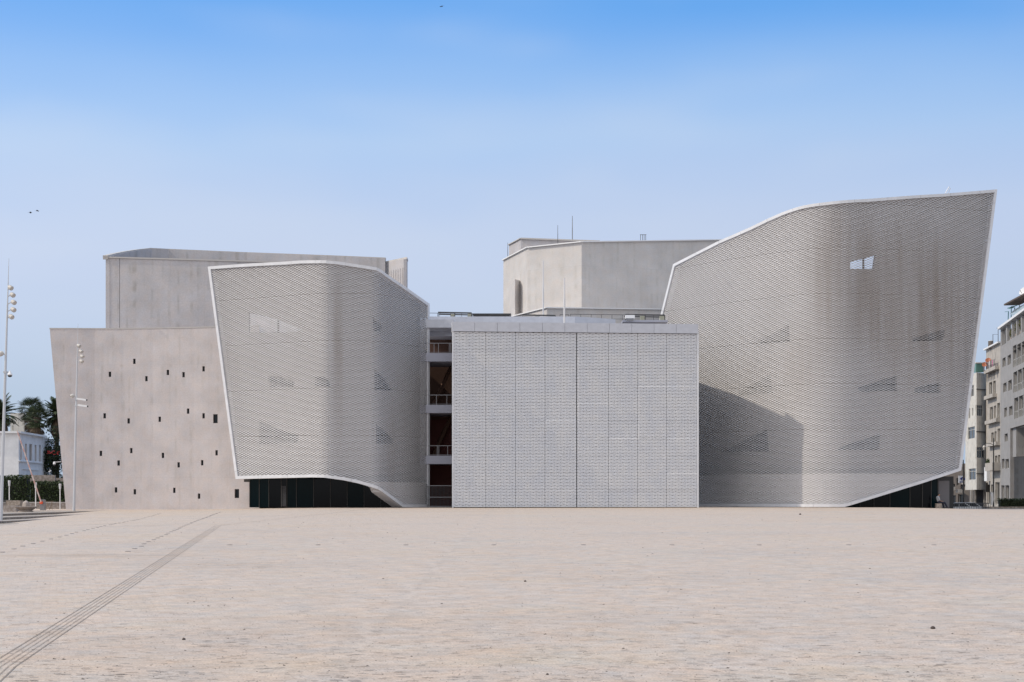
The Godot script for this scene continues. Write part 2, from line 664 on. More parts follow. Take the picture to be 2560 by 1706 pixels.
func materials():
	M.metal = mat(Color.WHITE, 0.4, 0.25)
	M.metal.vertex_color_use_as_albedo = true
	M.metal_sheet = mat(lin(0.55, 0.535, 0.53), 0.45)
	M.trim = cover(mat(lin(0.67, 0.68, 0.72), 0.4), blotch_texture(31, 0.01, Color(0.93, 0.93, 0.93), Color(1, 1, 1)), Vector3(0.15, 0.15, 0.15))
	M.inner_wall = mat(lin(0.37, 0.35, 0.34), 0.9)
	M.dark_frame = mat(lin(0.05, 0.046, 0.044), 0.5)
	M.glass_dark = mat(lin(0.012, 0.016, 0.02), 0.08)
	M.glass_teal = mat(lin(0.003, 0.011, 0.014), 0.06)
	M.glass_teal.metallic_specular = 0.2
	M.glass_black = mat(lin(0.004, 0.005, 0.007), 0.06)
	M.glass_black.metallic_specular = 0.25
	M.glass_dark.metallic_specular = 0.3
	M.concrete_warm = cover(mat(lin(0.595, 0.55, 0.555), 0.85), concrete_texture(17, 0.09, true), Vector3(0.07, 0.07, 0.07))
	M.concrete = cover(mat(lin(0.62, 0.59, 0.58), 0.85), concrete_texture(11, 0.08, true), Vector3(0.075, 0.075, 0.075))
	M.concrete_stained = cover(mat(lin(0.53, 0.505, 0.52), 0.85), concrete_texture(23, 0.11, true), Vector3(0.06, 0.06, 0.06))
	M.concrete_cap = mat(lin(0.45, 0.43, 0.42), 0.85)
	M.hall_panel = cover(mat(lin(0.77, 0.757, 0.77), 0.5), blotch_texture(37, 0.012, Color(0.94, 0.95, 0.97), Color(1, 0.995, 0.985)), Vector3(0.09, 0.09, 0.09))
	M.hall_back = mat(lin(0.07, 0.068, 0.07), 0.9)
	M.fascia = cover(mat(lin(0.50, 0.515, 0.575), 0.42), blotch_texture(41, 0.012, Color(0.94, 0.94, 0.94), Color(1, 1, 1)), Vector3(0.2, 0.2, 0.2))
	M.joint = mat(lin(0.05, 0.05, 0.055), 0.8)
	M.brown = mat(lin(0.13, 0.07, 0.05), 0.8)
	M.dark_red = mat(lin(0.15, 0.04, 0.035), 0.7)
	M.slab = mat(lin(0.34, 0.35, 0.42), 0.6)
	M.rail = mat(lin(0.24, 0.24, 0.26), 0.45, 0.3)
	M.rail_dark = mat(lin(0.07, 0.07, 0.075), 0.5, 0.4)
	M.mast = mat(lin(0.62, 0.62, 0.64), 0.4, 0.2)
	M.pole = mat(lin(0.50, 0.51, 0.54), 0.4, 0.25)
	M.lamp_shell = mat(lin(0.50, 0.47, 0.44), 0.5)
	M.black = mat(lin(0.02, 0.02, 0.022), 0.5)
	M.white = mat(lin(0.74, 0.74, 0.76), 0.7)
	M.house = cover(mat(lin(0.82, 0.83, 0.86), 0.8), blotch_texture(43, 0.01, Color(0.93, 0.93, 0.93), Color(1, 1, 1)), Vector3(0.1, 0.1, 0.1))
	M.step = cover(mat(lin(0.48, 0.41, 0.36), 0.9), blotch_texture(47, 0.02, Color(0.62, 0.6, 0.57), Color(1, 1, 1)), Vector3(0.3, 0.3, 0.3))
	M.stone = cover(mat(lin(0.42, 0.37, 0.35), 0.9), blotch_texture(53, 0.02, Color(0.75, 0.73, 0.7), Color(1, 1, 1)), Vector3(0.3, 0.3, 0.3))
	M.lit_tread = mat(lin(0.58, 0.52, 0.47), 0.85)
	M.ground = cover(mat(lin(0.2, 0.18, 0.16), 0.95), blotch_texture(59, 0.01, Color(0.8, 0.8, 0.8), Color(1, 1, 1)), Vector3(0.05, 0.05, 0.05))
	M.asphalt = mat(lin(0.05, 0.05, 0.052), 0.9)
	M.plaza = mat(lin(0.575, 0.488, 0.44), 0.85)
	M.plaza.albedo_texture = sett_texture()
	M.plaza.vertex_color_use_as_albedo = true
	M.slot = mat(lin(0.20, 0.165, 0.14), 0.9)
	M.leaf = mat(Color.WHITE, 0.7)
	M.leaf.vertex_color_use_as_albedo = true
	M.leaf.backlight_enabled = true
	M.leaf.backlight = Color(0.08, 0.1, 0.04)
	M.bark = cover(mat(lin(0.12, 0.09, 0.065), 0.95), blotch_texture(61, 0.03, Color(0.6, 0.58, 0.55), Color(1, 1, 1)), Vector3(0.5, 0.8, 0.5))
	M.orange = mat(lin(0.75, 0.10, 0.03), 0.6)
	M.red = mat(lin(0.6, 0.03, 0.025), 0.6)
	M.facade_grey = cover(mat(lin(0.36, 0.345, 0.34), 0.7), concrete_texture(71, 0.15, false), Vector3(0.12, 0.12, 0.12))
	M.facade_cream = cover(mat(lin(0.50, 0.46, 0.42), 0.85), concrete_texture(73, 0.45, false), Vector3(0.1, 0.1, 0.1))
	M.facade_white = cover(mat(lin(0.70, 0.67, 0.62), 0.85), concrete_texture(79, 0.5, false), Vector3(0.12, 0.12, 0.12))
	M.facade_brown = cover(mat(lin(0.14, 0.12, 0.11), 0.9), concrete_texture(83, 0.4, false), Vector3(0.12, 0.12, 0.12))
	M.window_frame = mat(lin(0.45, 0.44, 0.42), 0.6)
	M.glass_room = mat(lin(0.018, 0.02, 0.024), 0.15)
	M.skin_tone = mat(lin(0.32, 0.18, 0.12), 0.6)


func land():
	var st = start(M.ground)
	quad(st, Vector3(-2500, -0.4, 60), Vector3(-2500, -0.4, -3500), Vector3(2500, -0.4, -3500), Vector3(2500, -0.4, 60))
	structure("ground", st)
	st = start(M.asphalt)
	quad(st, Vector3(49, -0.392, -158), Vector3(49, -0.392, -420), Vector3(67, -0.392, -420), Vector3(67, -0.392, -158))
	structure("road", st)
	# the plaza: one warped sheet of setts
	st = SurfaceTool.new()
	st.begin(Mesh.PRIMITIVE_TRIANGLES)
	st.set_material(M.plaza)
	var tone = noise(101, 0.09, 4)
	var streak = noise(102, 0.03, 3)
	var warm = noise(103, 0.05, 3)
	var xs = []
	var x = -66.0
	while x <= 80.0:
		xs.append(x)
		x += 0.8
	var ds = []
	var d = -10.0
	while d < 157.0:
		ds.append(d)
		d += 0.45 if d < 45.0 else 0.9
	for dd in ds:
		for xx in xs:
			var v = 1.0 + tone.get_noise_2d(xx * 1.4, dd * 1.4) * 0.10 + tone.get_noise_2d(xx * 9.0, dd * 9.0) * 0.06
			v -= 0.05 * smoothstep(0.30, 0.55, streak.get_noise_2d(xx * 0.9 + 40.0, dd * 5.0)) * smoothstep(8.0, -10.0, xx)
			v += 0.10 * smoothstep(0.15, 0.5, streak.get_noise_2d(xx * 0.6 - 90.0, dd * 1.6))
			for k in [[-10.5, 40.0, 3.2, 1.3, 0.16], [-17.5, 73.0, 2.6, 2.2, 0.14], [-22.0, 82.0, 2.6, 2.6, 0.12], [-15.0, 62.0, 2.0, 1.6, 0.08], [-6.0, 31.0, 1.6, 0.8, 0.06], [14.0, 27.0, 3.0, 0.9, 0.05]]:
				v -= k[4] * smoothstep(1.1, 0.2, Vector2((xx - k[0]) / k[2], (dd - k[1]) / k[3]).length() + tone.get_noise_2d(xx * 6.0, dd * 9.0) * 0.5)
			var t = warm.get_noise_2d(xx * 1.1, dd * 1.7) * 0.06 + tone.get_noise_2d(xx * 5.0 + 300.0, dd * 6.0) * 0.03
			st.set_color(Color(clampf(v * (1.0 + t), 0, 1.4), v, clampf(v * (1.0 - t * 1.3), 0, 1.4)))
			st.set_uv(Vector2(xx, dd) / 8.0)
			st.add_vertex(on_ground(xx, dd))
	var nx = xs.size()
	for j in ds.size() - 1:
		for i in nx - 1:
			var a = j * nx + i
			for k in [a, a + nx, a + nx + 1, a, a + nx + 1, a + 1]:
				st.add_index(k)
	var plaza = structure("plaza", st)
	# joints that have opened between the setts
	var dash = start(mat(lin(0.15, 0.125, 0.11), 0.9))
	quad(dash, Vector3(-0.5, 0, -0.5), Vector3(-0.42, 0, 0.5), Vector3(0.5, 0, 0.5), Vector3(0.4, 0, -0.5))
	dash.generate_normals()
	var mm = MultiMesh.new()
	mm.transform_format = MultiMesh.TRANSFORM_3D
	mm.mesh = dash.commit()
	mm.instance_count = 5500
	for i in 5500:
		var jd = 13.0 + 50.0 * pow(rng.randf(), 1.7)
		var jx = rng.randf_range(-0.34, 0.34) * jd
		if grain.get_noise_2d(jx * 12.0, jd * 12.0) < -0.05 + rng.randf_range(-0.25, 0.25):
			jx += rng.randf_range(-1.5, 1.5)
		var w = rng.randf_range(0.04, 0.13)
		mm.set_instance_transform(i, Transform3D(Basis(Vector3.UP, rng.randf_range(-0.16, 0.16)) * Basis.from_scale(Vector3(w, 1, rng.randf_range(0.006, 0.016))), on_ground(jx, jd, 0.005)))
	var joints = MultiMeshInstance3D.new()
	joints.name = "open_joints"
	joints.multimesh = mm
	plaza.add_child(joints)
	joints.set_meta("kind", "stuff")
	# the slot drain: five thin channels side by side that bend where the paving changes slope
	var drain = thing("slot_drain", "long drain of five thin parallel slots crossing the plaza from the lower left", "drain", on_ground(-4.8, 14.9))
	var path = [Vector2(-3.6, 9.0), Vector2(-4.76, 14.9), Vector2(-13.4, 72.9), Vector2(-12.2, 128.0), Vector2(-11.9, 140.0)]
	for k in 5:
		st = start(M.slot)
		for i in path.size() - 1:
			var n = int(path[i].distance_to(path[i + 1]) / 1.5) + 1
			for j in n:
				var a = path[i].lerp(path[i + 1], j / float(n))
				var b = path[i].lerp(path[i + 1], (j + 1) / float(n))
				var off = (k - 2) * 0.068
				var w = 0.0050 if k in [0, 4] else 0.0034
				quad(st, on_ground(a.x + off - w, a.y, 0.006), on_ground(b.x + off - w, b.y, 0.006), on_ground(b.x + off + w, b.y, 0.006), on_ground(a.x + off + w, a.y, 0.006))
		obj("slot", st, drain)
	# the lower left: shallow steps up to a terrace
	var steps = thing("stone_steps", "weathered grey stone steps climbing to the terrace at the left of the plaza", "steps", Vector3(-34.5, 0, -100))
	var tread = [[-36.8, 0.5], [-34.5, 0.33], [-32.9, 0.16], [-30.8, 0.0]]
	for k in 3:
		var z = 62.0
		while z < 146.0:
			st = start(M.step)
			var z2 = z + rng.randf_range(2.6, 3.2)
			var x0 = tread[k][0]
			var x1 = tread[k + 1][0]
			bx(st, Vector3((x0 + x1) * 0.5, tread[k + 1][1] - 0.25, -(z + z2) * 0.5), Vector3(x1 - x0, 0.5 + rng.randf_range(-0.008, 0.008), z2 - z - 0.015))
			obj("step_stone", st, steps)
			z = z2
	# pale strips added along the step and terrace edges to paint the treads light
	for k in 4:
		st = start(M.lit_tread)
		bx(st, Vector3(tread[k][0] - 0.14, tread[k][1] - 0.012, -104), Vector3(0.34, 0.05, 84))
		obj("lit_edge", st, steps)
	st = start(M.step)
	bx(st, Vector3(-78.4, 0.1, -125), Vector3(83.2, 0.8, 130))
	structure("terrace", st)


func left_concrete_block():
	var t = thing("concrete_block", "low pale concrete block with leaning left edge and scattered slit windows", "building", Vector3(-42.37, 0.43, -152.00))
	var run_of = [Vector2(-42.37, 152.00), Vector2(-39.71, 152.15), Vector2(-36.95, 152.05), Vector2(-34.07, 151.75), Vector2(-30.07, 151.10), Vector2(-26.69, 150.35), Vector2(-23.62, 149.50)]
	var wins = [[], [[1.34, 13.14, 0.25, 0.50], [0.83, 9.19, 0.25, 0.50], [0.47, 5.62, 0.25, 0.50], [2.17, 4.70, 0.25, 0.50], [1.92, 2.14, 0.25, 0.50]], [[0.94, 14.36, 0.25, 0.50], [2.12, 12.70, 0.25, 0.50], [0.38, 8.70, 0.25, 0.50], [0.64, 5.88, 0.25, 0.50], [0.99, 1.96, 0.25, 0.50]], [[1.35, 13.27, 0.25, 0.50], [2.91, 13.04, 0.25, 0.50], [0.54, 8.84, 0.25, 0.50], [3.36, 9.59, 0.25, 0.50], [0.86, 5.41, 0.25, 0.50], [2.42, 4.51, 0.25, 0.50], [1.99, 2.10, 0.25, 0.50]], [[0.86, 13.56, 0.25, 0.50], [0.86, 9.13, 0.25, 0.50], [1.95, 8.67, 0.46, 0.85], [0.72, 4.70, 0.25, 0.50], [2.17, 5.63, 0.25, 0.50], [0.40, 1.55, 0.25, 0.50]], [[0.66, 1.62, 0.46, 0.84]]]
	var top = 17.69
	var a = Vector3(run_of[0].x, 0, -run_of[0].y)
	var c = Vector3(run_of[-1].x, 0, -run_of[-1].y)
	var st = start(M.concrete_warm)
	var frames = []
	for i in run_of.size() - 1:
		frames.append(wall_with_holes(st, Vector3(run_of[i].x, 0, -run_of[i].y), Vector3(run_of[i + 1].x, 0, -run_of[i + 1].y), 0.2, top, wins[i], 0.3))
	# the leaning corner on the left
	var lean = -43.94
	for z in [0.0, 10.0]:
		tri(st, Vector3(a.x, 0.2, a.z - z), Vector3(lean, top, a.z - z), Vector3(a.x, top, a.z - z))
	quad(st, Vector3(a.x, 0.2, a.z), Vector3(lean, top, a.z), Vector3(lean, top, a.z - 10), Vector3(a.x, 0.2, a.z - 10))
	quad(st, Vector3(c.x, 0.2, c.z), Vector3(c.x, top, c.z), Vector3(c.x, top, c.z - 12), Vector3(c.x, 0.2, c.z - 12))
	quad(st, Vector3(a.x, 0.2, a.z - 10), Vector3(a.x, top, a.z - 10), Vector3(c.x, top, c.z - 12), Vector3(c.x, 0.2, c.z - 12))
	for i in run_of.size() - 1:
		var p = Vector3(run_of[i].x, top - 0.5, -run_of[i].y - 0.02)
		var q = Vector3(run_of[i + 1].x, top - 0.5, -run_of[i + 1].y - 0.02)
		quad(st, p, q, Vector3(q.x, q.y, -161.6), Vector3(p.x, p.y, -161.6))
	obj("wall", st, t)
	st = start(M.concrete_cap)
	bar(st, Vector3(lean - 0.03, top + 0.05, a.z - 0.1), Vector3(a.x, top + 0.05, a.z - 0.1), 0.26, 0.1)
	for i in run_of.size() - 1:
		bar(st, Vector3(run_of[i].x, top + 0.05 + i * 0.0005, -run_of[i].y - 0.1), Vector3(run_of[i + 1].x, top + 0.05 + i * 0.0005, -run_of[i + 1].y - 0.1), 0.26, 0.1)
	obj("coping", st, t)
	for i in frames.size():
		put_windows(t, frames[i], wins[i], 0.22, M.dark_frame, M.glass_dark)


func left_upper_block():
	var t = thing("stage_block", "tall grey rain-streaked concrete block with open top behind the left mesh tower", "building", Vector3(-25, 0.5, -156))
	var z0 = -156.0
	var x0 = -39.64
	var xs = -15.60
	var y0 = 25.05
	var y1 = 24.35
	var x1 = -11.11
	var st = start(M.concrete_stained)
	var xj = -38.28
	# front wall in two lengths with an open joint between, its top falling slightly to the right
	extrude_front(st, [Vector2(x0, 4), Vector2(x0, y0), Vector2(xj - 0.02, y0 - 0.06), Vector2(xj - 0.02, 4)], z0, z0 - 0.5)
	extrude_front(st, [Vector2(xj + 0.02, 4), Vector2(xj + 0.02, y0 - 0.06), Vector2(xs, y1), Vector2(xs, 4)], z0, z0 - 0.5)
	obj("front_wall", st, t)
	st = start(M.joint)
	bx(st, Vector3(xj, 15, z0 - 0.25), Vector3(0.2, 2.0 * (y0 - 15.5), 0.3))
	obj("wall_joint", st, t)
	st = start(M.concrete_cap)
	bar(st, Vector3(x0 - 0.05, y0 + 0.06, z0 - 0.22), Vector3(xs, y1 + 0.08, z0 - 0.22), 0.62, 0.14)
	obj("coping", st, t)
	# back wall: curves up from the left corner, then runs down to the right
	var back = [Vector2(x0, z0), Vector2(-39.43, -158.50), Vector2(-39.04, -161.00), Vector2(-38.54, -164.00), Vector2(-37.80, -166.50), Vector2(-36.12, -168.00), Vector2(-27.72, -168.00), Vector2(-19.20, -167.00), Vector2(-13.16, -166.60)]
	var tops = [25.19, 25.78, 26.36, 27.01, 27.54, 27.67, 27.31, 26.85, 26.54]
	st = start(M.concrete_stained)
	var cap = start(M.concrete_cap)
	for i in back.size() - 1:
		var a = back[i]
		var b = back[i + 1]
		quad(st, Vector3(a.x, 14, a.y), Vector3(a.x, tops[i], a.y), Vector3(b.x, tops[i + 1], b.y), Vector3(b.x, 14, b.y))
		var n = Vector3(b.y - a.y, 0, -(b.x - a.x)).normalized() * 0.4
		if n.dot(Vector3((a.x + b.x) * 0.5 + 26.5, 0, (a.y + b.y) * 0.5 + 161)) > 0:
			n = -n
		quad(st, Vector3(a.x, 14, a.y) + n, Vector3(a.x, tops[i], a.y) + n, Vector3(b.x, tops[i + 1], b.y) + n, Vector3(b.x, 14, b.y) + n)
		quad(st, Vector3(a.x, tops[i], a.y), Vector3(b.x, tops[i + 1], b.y), Vector3(b.x, tops[i + 1], b.y) + n, Vector3(a.x, tops[i], a.y) + n)
		bar(cap, Vector3(a.x, tops[i] - 0.12, a.y + 0.12), Vector3(b.x, tops[i + 1] - 0.12, b.y + 0.12), 0.5, 0.4)
		if i >= 5:
			var many = 4
			for k in many:
				var p = a.lerp(b, k / float(many))
				bx(st, Vector3(p.x, lerpf(tops[i], tops[i + 1], k / float(many)) - 1.6, p.y + 0.2), Vector3(0.22, 2.6, 0.35))
	obj("rear_wall", st, t)
	obj("rear_coping", cap, t)
	# right end: a return wall with upright ribs, its lining turned to the sun
	st = start(M.concrete_stained)
	var yr = 26.09
	var pr = [Vector2(x1, -164), Vector2(-13.50, -167.20)]
	quad(st, Vector3(pr[0].x, 6, pr[0].y), Vector3(pr[0].x, yr, pr[0].y), Vector3(pr[1].x, yr + 0.1, pr[1].y), Vector3(pr[1].x, 6, pr[1].y))
	for k in 9:
		var p = pr[0].lerp(pr[1], (k + 0.3) / 9.0)
		bx(st, Vector3(p.x - 0.03, yr * 0.5 + 2.4, p.y + 0.06), Vector3(0.05, yr - 6.5, 0.016))
	bx(st, Vector3(x1 + 0.16, yr * 0.5 + 2, -164.6), Vector3(0.3, yr - 4, 1.6))
	obj("return_wall", st, t)
	st = start(M.concrete)
	prism(st, [Vector2(x1 + 0.35, -163.7), pr[1], pr[1] + Vector2(0.3, -0.8), Vector2(x1 + 0.35, -165.6)], yr + 0.02, yr + 0.22)
	prism(st, [Vector2(-16.00, -160.00), Vector2(x1 - 0.02, -163.8), Vector2(x1 + 0.28, -163.9), Vector2(-16.04, -160.40)], 4, 12)
	obj("return_coping", st, t)
	st = start(M.concrete_cap)
	prism(st, [Vector2(x0 + 0.4, z0 - 0.6), Vector2(xs, z0 - 0.6), Vector2(x1, -165), Vector2(-14.11, -166.00), Vector2(-35.49, -167.00), Vector2(-38.10, -163.00)], 13, 14.2)
	obj("roof_deck", st, t)


func fly_tower():
	var t = thing("fly_tower", "big pale concrete fly tower of angled faces rising behind the metal hall", "building", Vector3(8, 0.5, -174))
	var a = Vector2(-1.00, -186.00)
	var b = Vector2(1.71, -176.00)
	var c = Vector2(7.49, -172.00)
	var d = Vector2(23.87, -178.50)
	var ya = 29.24
	var yb = 29.15
	var yc = 29.13
	var yd = 30.39
	var foot = [a, b, c, d]
	var tops = [ya, yb, yc, yd]
	var st = start(M.concrete)
	for i in 3:
		quad(st, Vector3(foot[i].x, 8, foot[i].y), Vector3(foot[i].x, tops[i], foot[i].y), Vector3(foot[i + 1].x, tops[i + 1], foot[i + 1].y), Vector3(foot[i + 1].x, 8, foot[i + 1].y))
	quad(st, Vector3(d.x, 8, d.y), Vector3(d.x, yd, d.y), Vector3(d.x + 2, yd, d.y - 18), Vector3(d.x + 2, 8, d.y - 18))
	quad(st, Vector3(a.x, 8, a.y), Vector3(a.x, ya, a.y), Vector3(d.x + 2, yd, d.y - 18), Vector3(d.x + 2, 8, d.y - 18))
	quad(st, Vector3(b.x, yb - 0.6, b.y), Vector3(c.x, yc - 0.6, c.y), Vector3(d.x, yd - 0.6, d.y), Vector3(a.x, ya - 0.6, a.y))
	obj("wall", st, t)
	st = start(M.white)
	for i in 3:
		bar(st, Vector3(foot[i].x, tops[i] + 0.04, foot[i].y + 0.06), Vector3(foot[i + 1].x, tops[i + 1] + 0.04 + i * 0.002, foot[i + 1].y + 0.06), 0.35, 0.1)
	obj("coping", st, t)
	# the upper storey set back on the roof
	st = start(M.concrete_stained)
	var e = Vector2(-0.36, -191.00)
	var f = Vector2(1.01, -184.00)
	var g = Vector2(10.06, -183.00)
	var h = Vector2(25.71, -187.00)
	var ye = 31.79
	var yf = 31.41
	quad(st, Vector3(e.x, 18, e.y), Vector3(e.x, ye, e.y), Vector3(f.x, yf, f.y), Vector3(f.x, 18, f.y))
	quad(st, Vector3(f.x, 18, f.y), Vector3(f.x, yf, f.y), Vector3(g.x, 30.93, g.y), Vector3(g.x, 18, g.y))
	quad(st, Vector3(g.x, 18, g.y), Vector3(g.x, 30.93, g.y), Vector3(h.x, 31.80, h.y), Vector3(h.x, 18, h.y))
	obj("upper_storey", st, t)
	st = start(M.concrete_cap)
	bar(st, Vector3(f.x, yf + 0.06, f.y + 0.05), Vector3(g.x, 30.93 + 0.06, g.y + 0.05), 0.3, 0.16)
	bar(st, Vector3(e.x, ye + 0.06, e.y + 0.05), Vector3(f.x, yf + 0.064, f.y + 0.05), 0.3, 0.1)
	obj("upper_coping", st, t)
	# the upright box that stands out of the left face
	st = start(M.concrete)
	prism(st, [Vector2(-0.32, -183.20), Vector2(0.33, -177.80), Vector2(0.92, -179.00), Vector2(0.91, -182.00)], 8, 25.95)
	obj("projecting_shaft", st, t)
	# the low volume at its foot
	st = start(M.concrete)
	prism(st, [Vector2(-1.78, -178.00), Vector2(3.61, -166.00), Vector2(21.84, -168.00), Vector2(23.01, -177.00), Vector2(0.92, -183.00)], 8, 21.30)
	obj("foot_volume", st, t)
	st = start(M.white)
	bar(st, Vector3(-1.78, 21.32 + 0.05, -178 + 0.05), Vector3(3.61, 21.32 + 0.05, -166 + 0.05), 0.3, 0.1)
	bar(st, Vector3(3.61, 21.32 + 0.054, -166 + 0.05), Vector3(21.84, 21.32 + 0.054, -168 + 0.05), 0.3, 0.1)
	obj("foot_coping", st, t)


func left_tower():
	var t = thing("mesh_tower", "left curved tower clad in white expanded metal mesh over a dark glazed entrance", "building", Vector3(-16.6, 0.76, -143))
	build_skin(t, [Vector2(-30.50, 149.40), Vector2(-17.16, 142.27), Vector2(-16.81, 142.13), Vector2(-16.45, 142.06), Vector2(-16.08, 142.07), Vector2(-12.66, 142.52), Vector2(-12.29, 142.62), Vector2(-11.97, 142.83), Vector2(-11.72, 143.12), Vector2(-7.35, 150.10)], [Vector2(2.71, 23.05), Vector2(6.36, 23.02), Vector2(9.08, 22.96), Vector2(11.70, 22.89), Vector2(13.17, 22.88), Vector2(14.80, 22.79), Vector2(15.84, 22.72), Vector2(17.01, 22.62), Vector2(18.07, 22.48), Vector2(19.24, 22.32), Vector2(20.34, 22.17), Vector2(20.87, 21.98), Vector2(21.47, 21.77), Vector2(24.78, 20.80), Vector2(28.24, 19.75), Vector2(28.24, 0.78), Vector2(24.03, 0.78), Vector2(22.80, 1.32), Vector2(21.47, 1.90), Vector2(20.34, 2.41), Vector2(19.52, 2.68), Vector2(18.67, 2.93), Vector2(17.32, 3.21), Vector2(15.68, 3.43), Vector2(14.45, 3.47), Vector2(10.42, 3.42), Vector2(5.93, 3.36)], [
	[Vector2(6.51, 18.76), Vector2(9.83, 17.93), Vector2(12.53, 16.84), Vector2(11.88, 16.60), Vector2(6.51, 16.82)],
	[Vector2(8.79, 12.82), Vector2(10.21, 12.65), Vector2(11.79, 12.11), Vector2(11.61, 11.66), Vector2(8.89, 11.75)],
	[Vector2(13.91, 12.56), Vector2(15.00, 12.48), Vector2(16.13, 11.90), Vector2(15.98, 11.57), Vector2(13.91, 11.63)],
	[Vector2(7.75, 8.72), Vector2(9.83, 7.98), Vector2(12.25, 7.25), Vector2(12.07, 6.58), Vector2(7.75, 6.57)],
	[Vector2(20.85, 17.93), Vector2(22.24, 17.31), Vector2(22.24, 16.70), Vector2(20.98, 16.59)],
	[Vector2(21.10, 13.28), Vector2(22.24, 12.75), Vector2(23.92, 11.63), Vector2(23.79, 11.44), Vector2(21.10, 11.32)],
	[Vector2(21.35, 8.46), Vector2(22.75, 7.75), Vector2(24.05, 7.03), Vector2(23.92, 6.57), Vector2(21.35, 6.50)],
	[Vector2(19.68, 17.19), Vector2(19.89, 17.12), Vector2(19.89, 16.52), Vector2(19.68, 16.51)]], [0], [[-1.0, 0.455], [16.2, 0.515]], 0.107, 3.05, 4.2, [[16.9, 17, 0.55, 6.5, 0.55], [5.0, 13.5, 2.2, 3.0, 0.16], [22.4, 5.5, 0.9, 6.0, 0.3], [16.9, 12.0, 0.5, 9.0, 0.3]])
	core(t, "room_block", 7.0, 27.6, 156.0, 15.0)
	# the entrance under the raised edge
	var edges = [624, 648, 672, 703, 717, 741, 784, 826, 868, 910, 952, 1006]
	for i in edges.size() - 1:
		var x0 = (edges[i] - 1280) * 148.6 / 4000.0
		var x1 = (edges[i + 1] - 1280) * 148.6 / 4000.0
		var st = start(M.glass_teal if i in [0, 1, 4, 5, 8] else M.glass_black)
		bx(st, Vector3((x0 + x1) * 0.5, 2.2, -148.6), Vector3(x1 - x0 - 0.05, 2.9, 0.03))
		var pane = obj("entrance_door" if i == 3 else "glass_pane", st, t)
		st = start(M.dark_frame)
		bx(st, Vector3(x0, 2.2, -148.55), Vector3(0.05, 2.9, 0.1))
		obj("mullion", st, pane)
		if i == 3:
			for px in [704.7, 708.0, 710.8, 713.4]:
				st = start(M.rail)
				var hx = (px - 1280) * 148.4 / 4000.0
				tube(st, Vector3(hx, 0.85, -148.4), Vector3(hx, 2.75, -148.4), 0.018, 0.018, 6)
				obj("handle", st, pane)
	var st = start(M.black)
	bx(st, Vector3(-17.86, 2.1, -152.5), Vector3(15.5, 3.4, 0.2))
	obj("lobby_wall", st, t)
	st = start(M.dark_frame)
	bx(st, Vector3(-24.66, 3.29, -148.9), Vector3(0.5, 0.35, 0.6))
	obj("door_closer_box", st, t)


func loggia():
	var t = thing("stair_loggia", "shaded open stair bay of three white floor slabs between left mesh tower and metal hall", "building", Vector3(-6.75, 0.75, -150.00))
	var xa = -8.6
	var xb = -5.42
	var names_y = [[15.13, 14.35], [10.30, 9.55], [5.57, 4.80]]
	for k in 3:
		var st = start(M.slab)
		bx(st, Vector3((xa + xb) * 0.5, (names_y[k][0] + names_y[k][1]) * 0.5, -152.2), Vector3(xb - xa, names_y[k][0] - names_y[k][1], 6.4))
		obj("floor_slab", st, t)
		st = start(M.rail)
		var rt = names_y[k][0] + 0.93
		bar(st, Vector3(xa, rt, -149.15), Vector3(xb, rt, -149.15), 0.05)
		for px in [[1085, 1096, 1123, 1126], [1091, 1117], [1093, 1097, 1119]][k]:
			var x = (px - 1280) * 149.15 / 4000.0
			bar(st, Vector3(x, names_y[k][0], -149.15), Vector3(x, rt - 0.02, -149.15), 0.045)
		bar(st, Vector3(xa, names_y[k][0] + 0.09, -149.16), Vector3(xb, names_y[k][0] + 0.09, -149.16), 0.03)
		obj("railing", st, t)
	var st = start(M.fascia)
	bx(st, Vector3((xa + xb) * 0.5, (18.26 + 17.50) * 0.5, -152.3), Vector3(xb - xa, 18.26 - 17.50, 6.6))
	obj("roof_fascia", st, t)
	st = start(M.brown)
	bx(st, Vector3(-8.0, (18.16 + names_y[1][1]) * 0.5, -155.9), Vector3(7.0, 18.16 - names_y[1][1] + 1.0, 0.2))
	obj("upper_back_wall", st, t)
	st = start(M.dark_red)
	bx(st, Vector3(-8.0, names_y[1][1] * 0.5 - 0.1, -155.6), Vector3(7.0, names_y[1][1] - 0.4, 0.2))
	obj("lower_back_wall", st, t)
	st = start(M.brown)
	bar(st, Vector3(-7.6, names_y[2][0] + 0.1, -153.5), Vector3(-5.9, names_y[1][1] - 0.1, -154.5), 0.25, 0.3)
	bar(st, Vector3(-7.6, names_y[1][0] + 0.1, -153.5), Vector3(-5.9, names_y[0][1] - 0.1, -154.5), 0.25, 0.3)
	obj("stair_flight", st, t)
	var gate = thing("barred_gate", "dark barred gate closing the foot of the shaded stair bay", "gate", Vector3(-6.63, 0.76, -149.00))
	st = start(M.rail)
	var gy = 2.77
	for y in [gy, 1.70, 0.85]:
		bar(st, Vector3(xa, y, -148.95), Vector3(xb, y, -148.95), 0.06)
	obj("rail", st, gate)
	var x = xa + 0.08
	while x < xb - 0.05:
		st = start(M.rail_dark)
		bx(st, Vector3(x, (gy + 0.8) * 0.5, -148.95), Vector3(0.03, gy - 0.8, 0.03))
		obj("bar", st, gate)
		x += 0.125


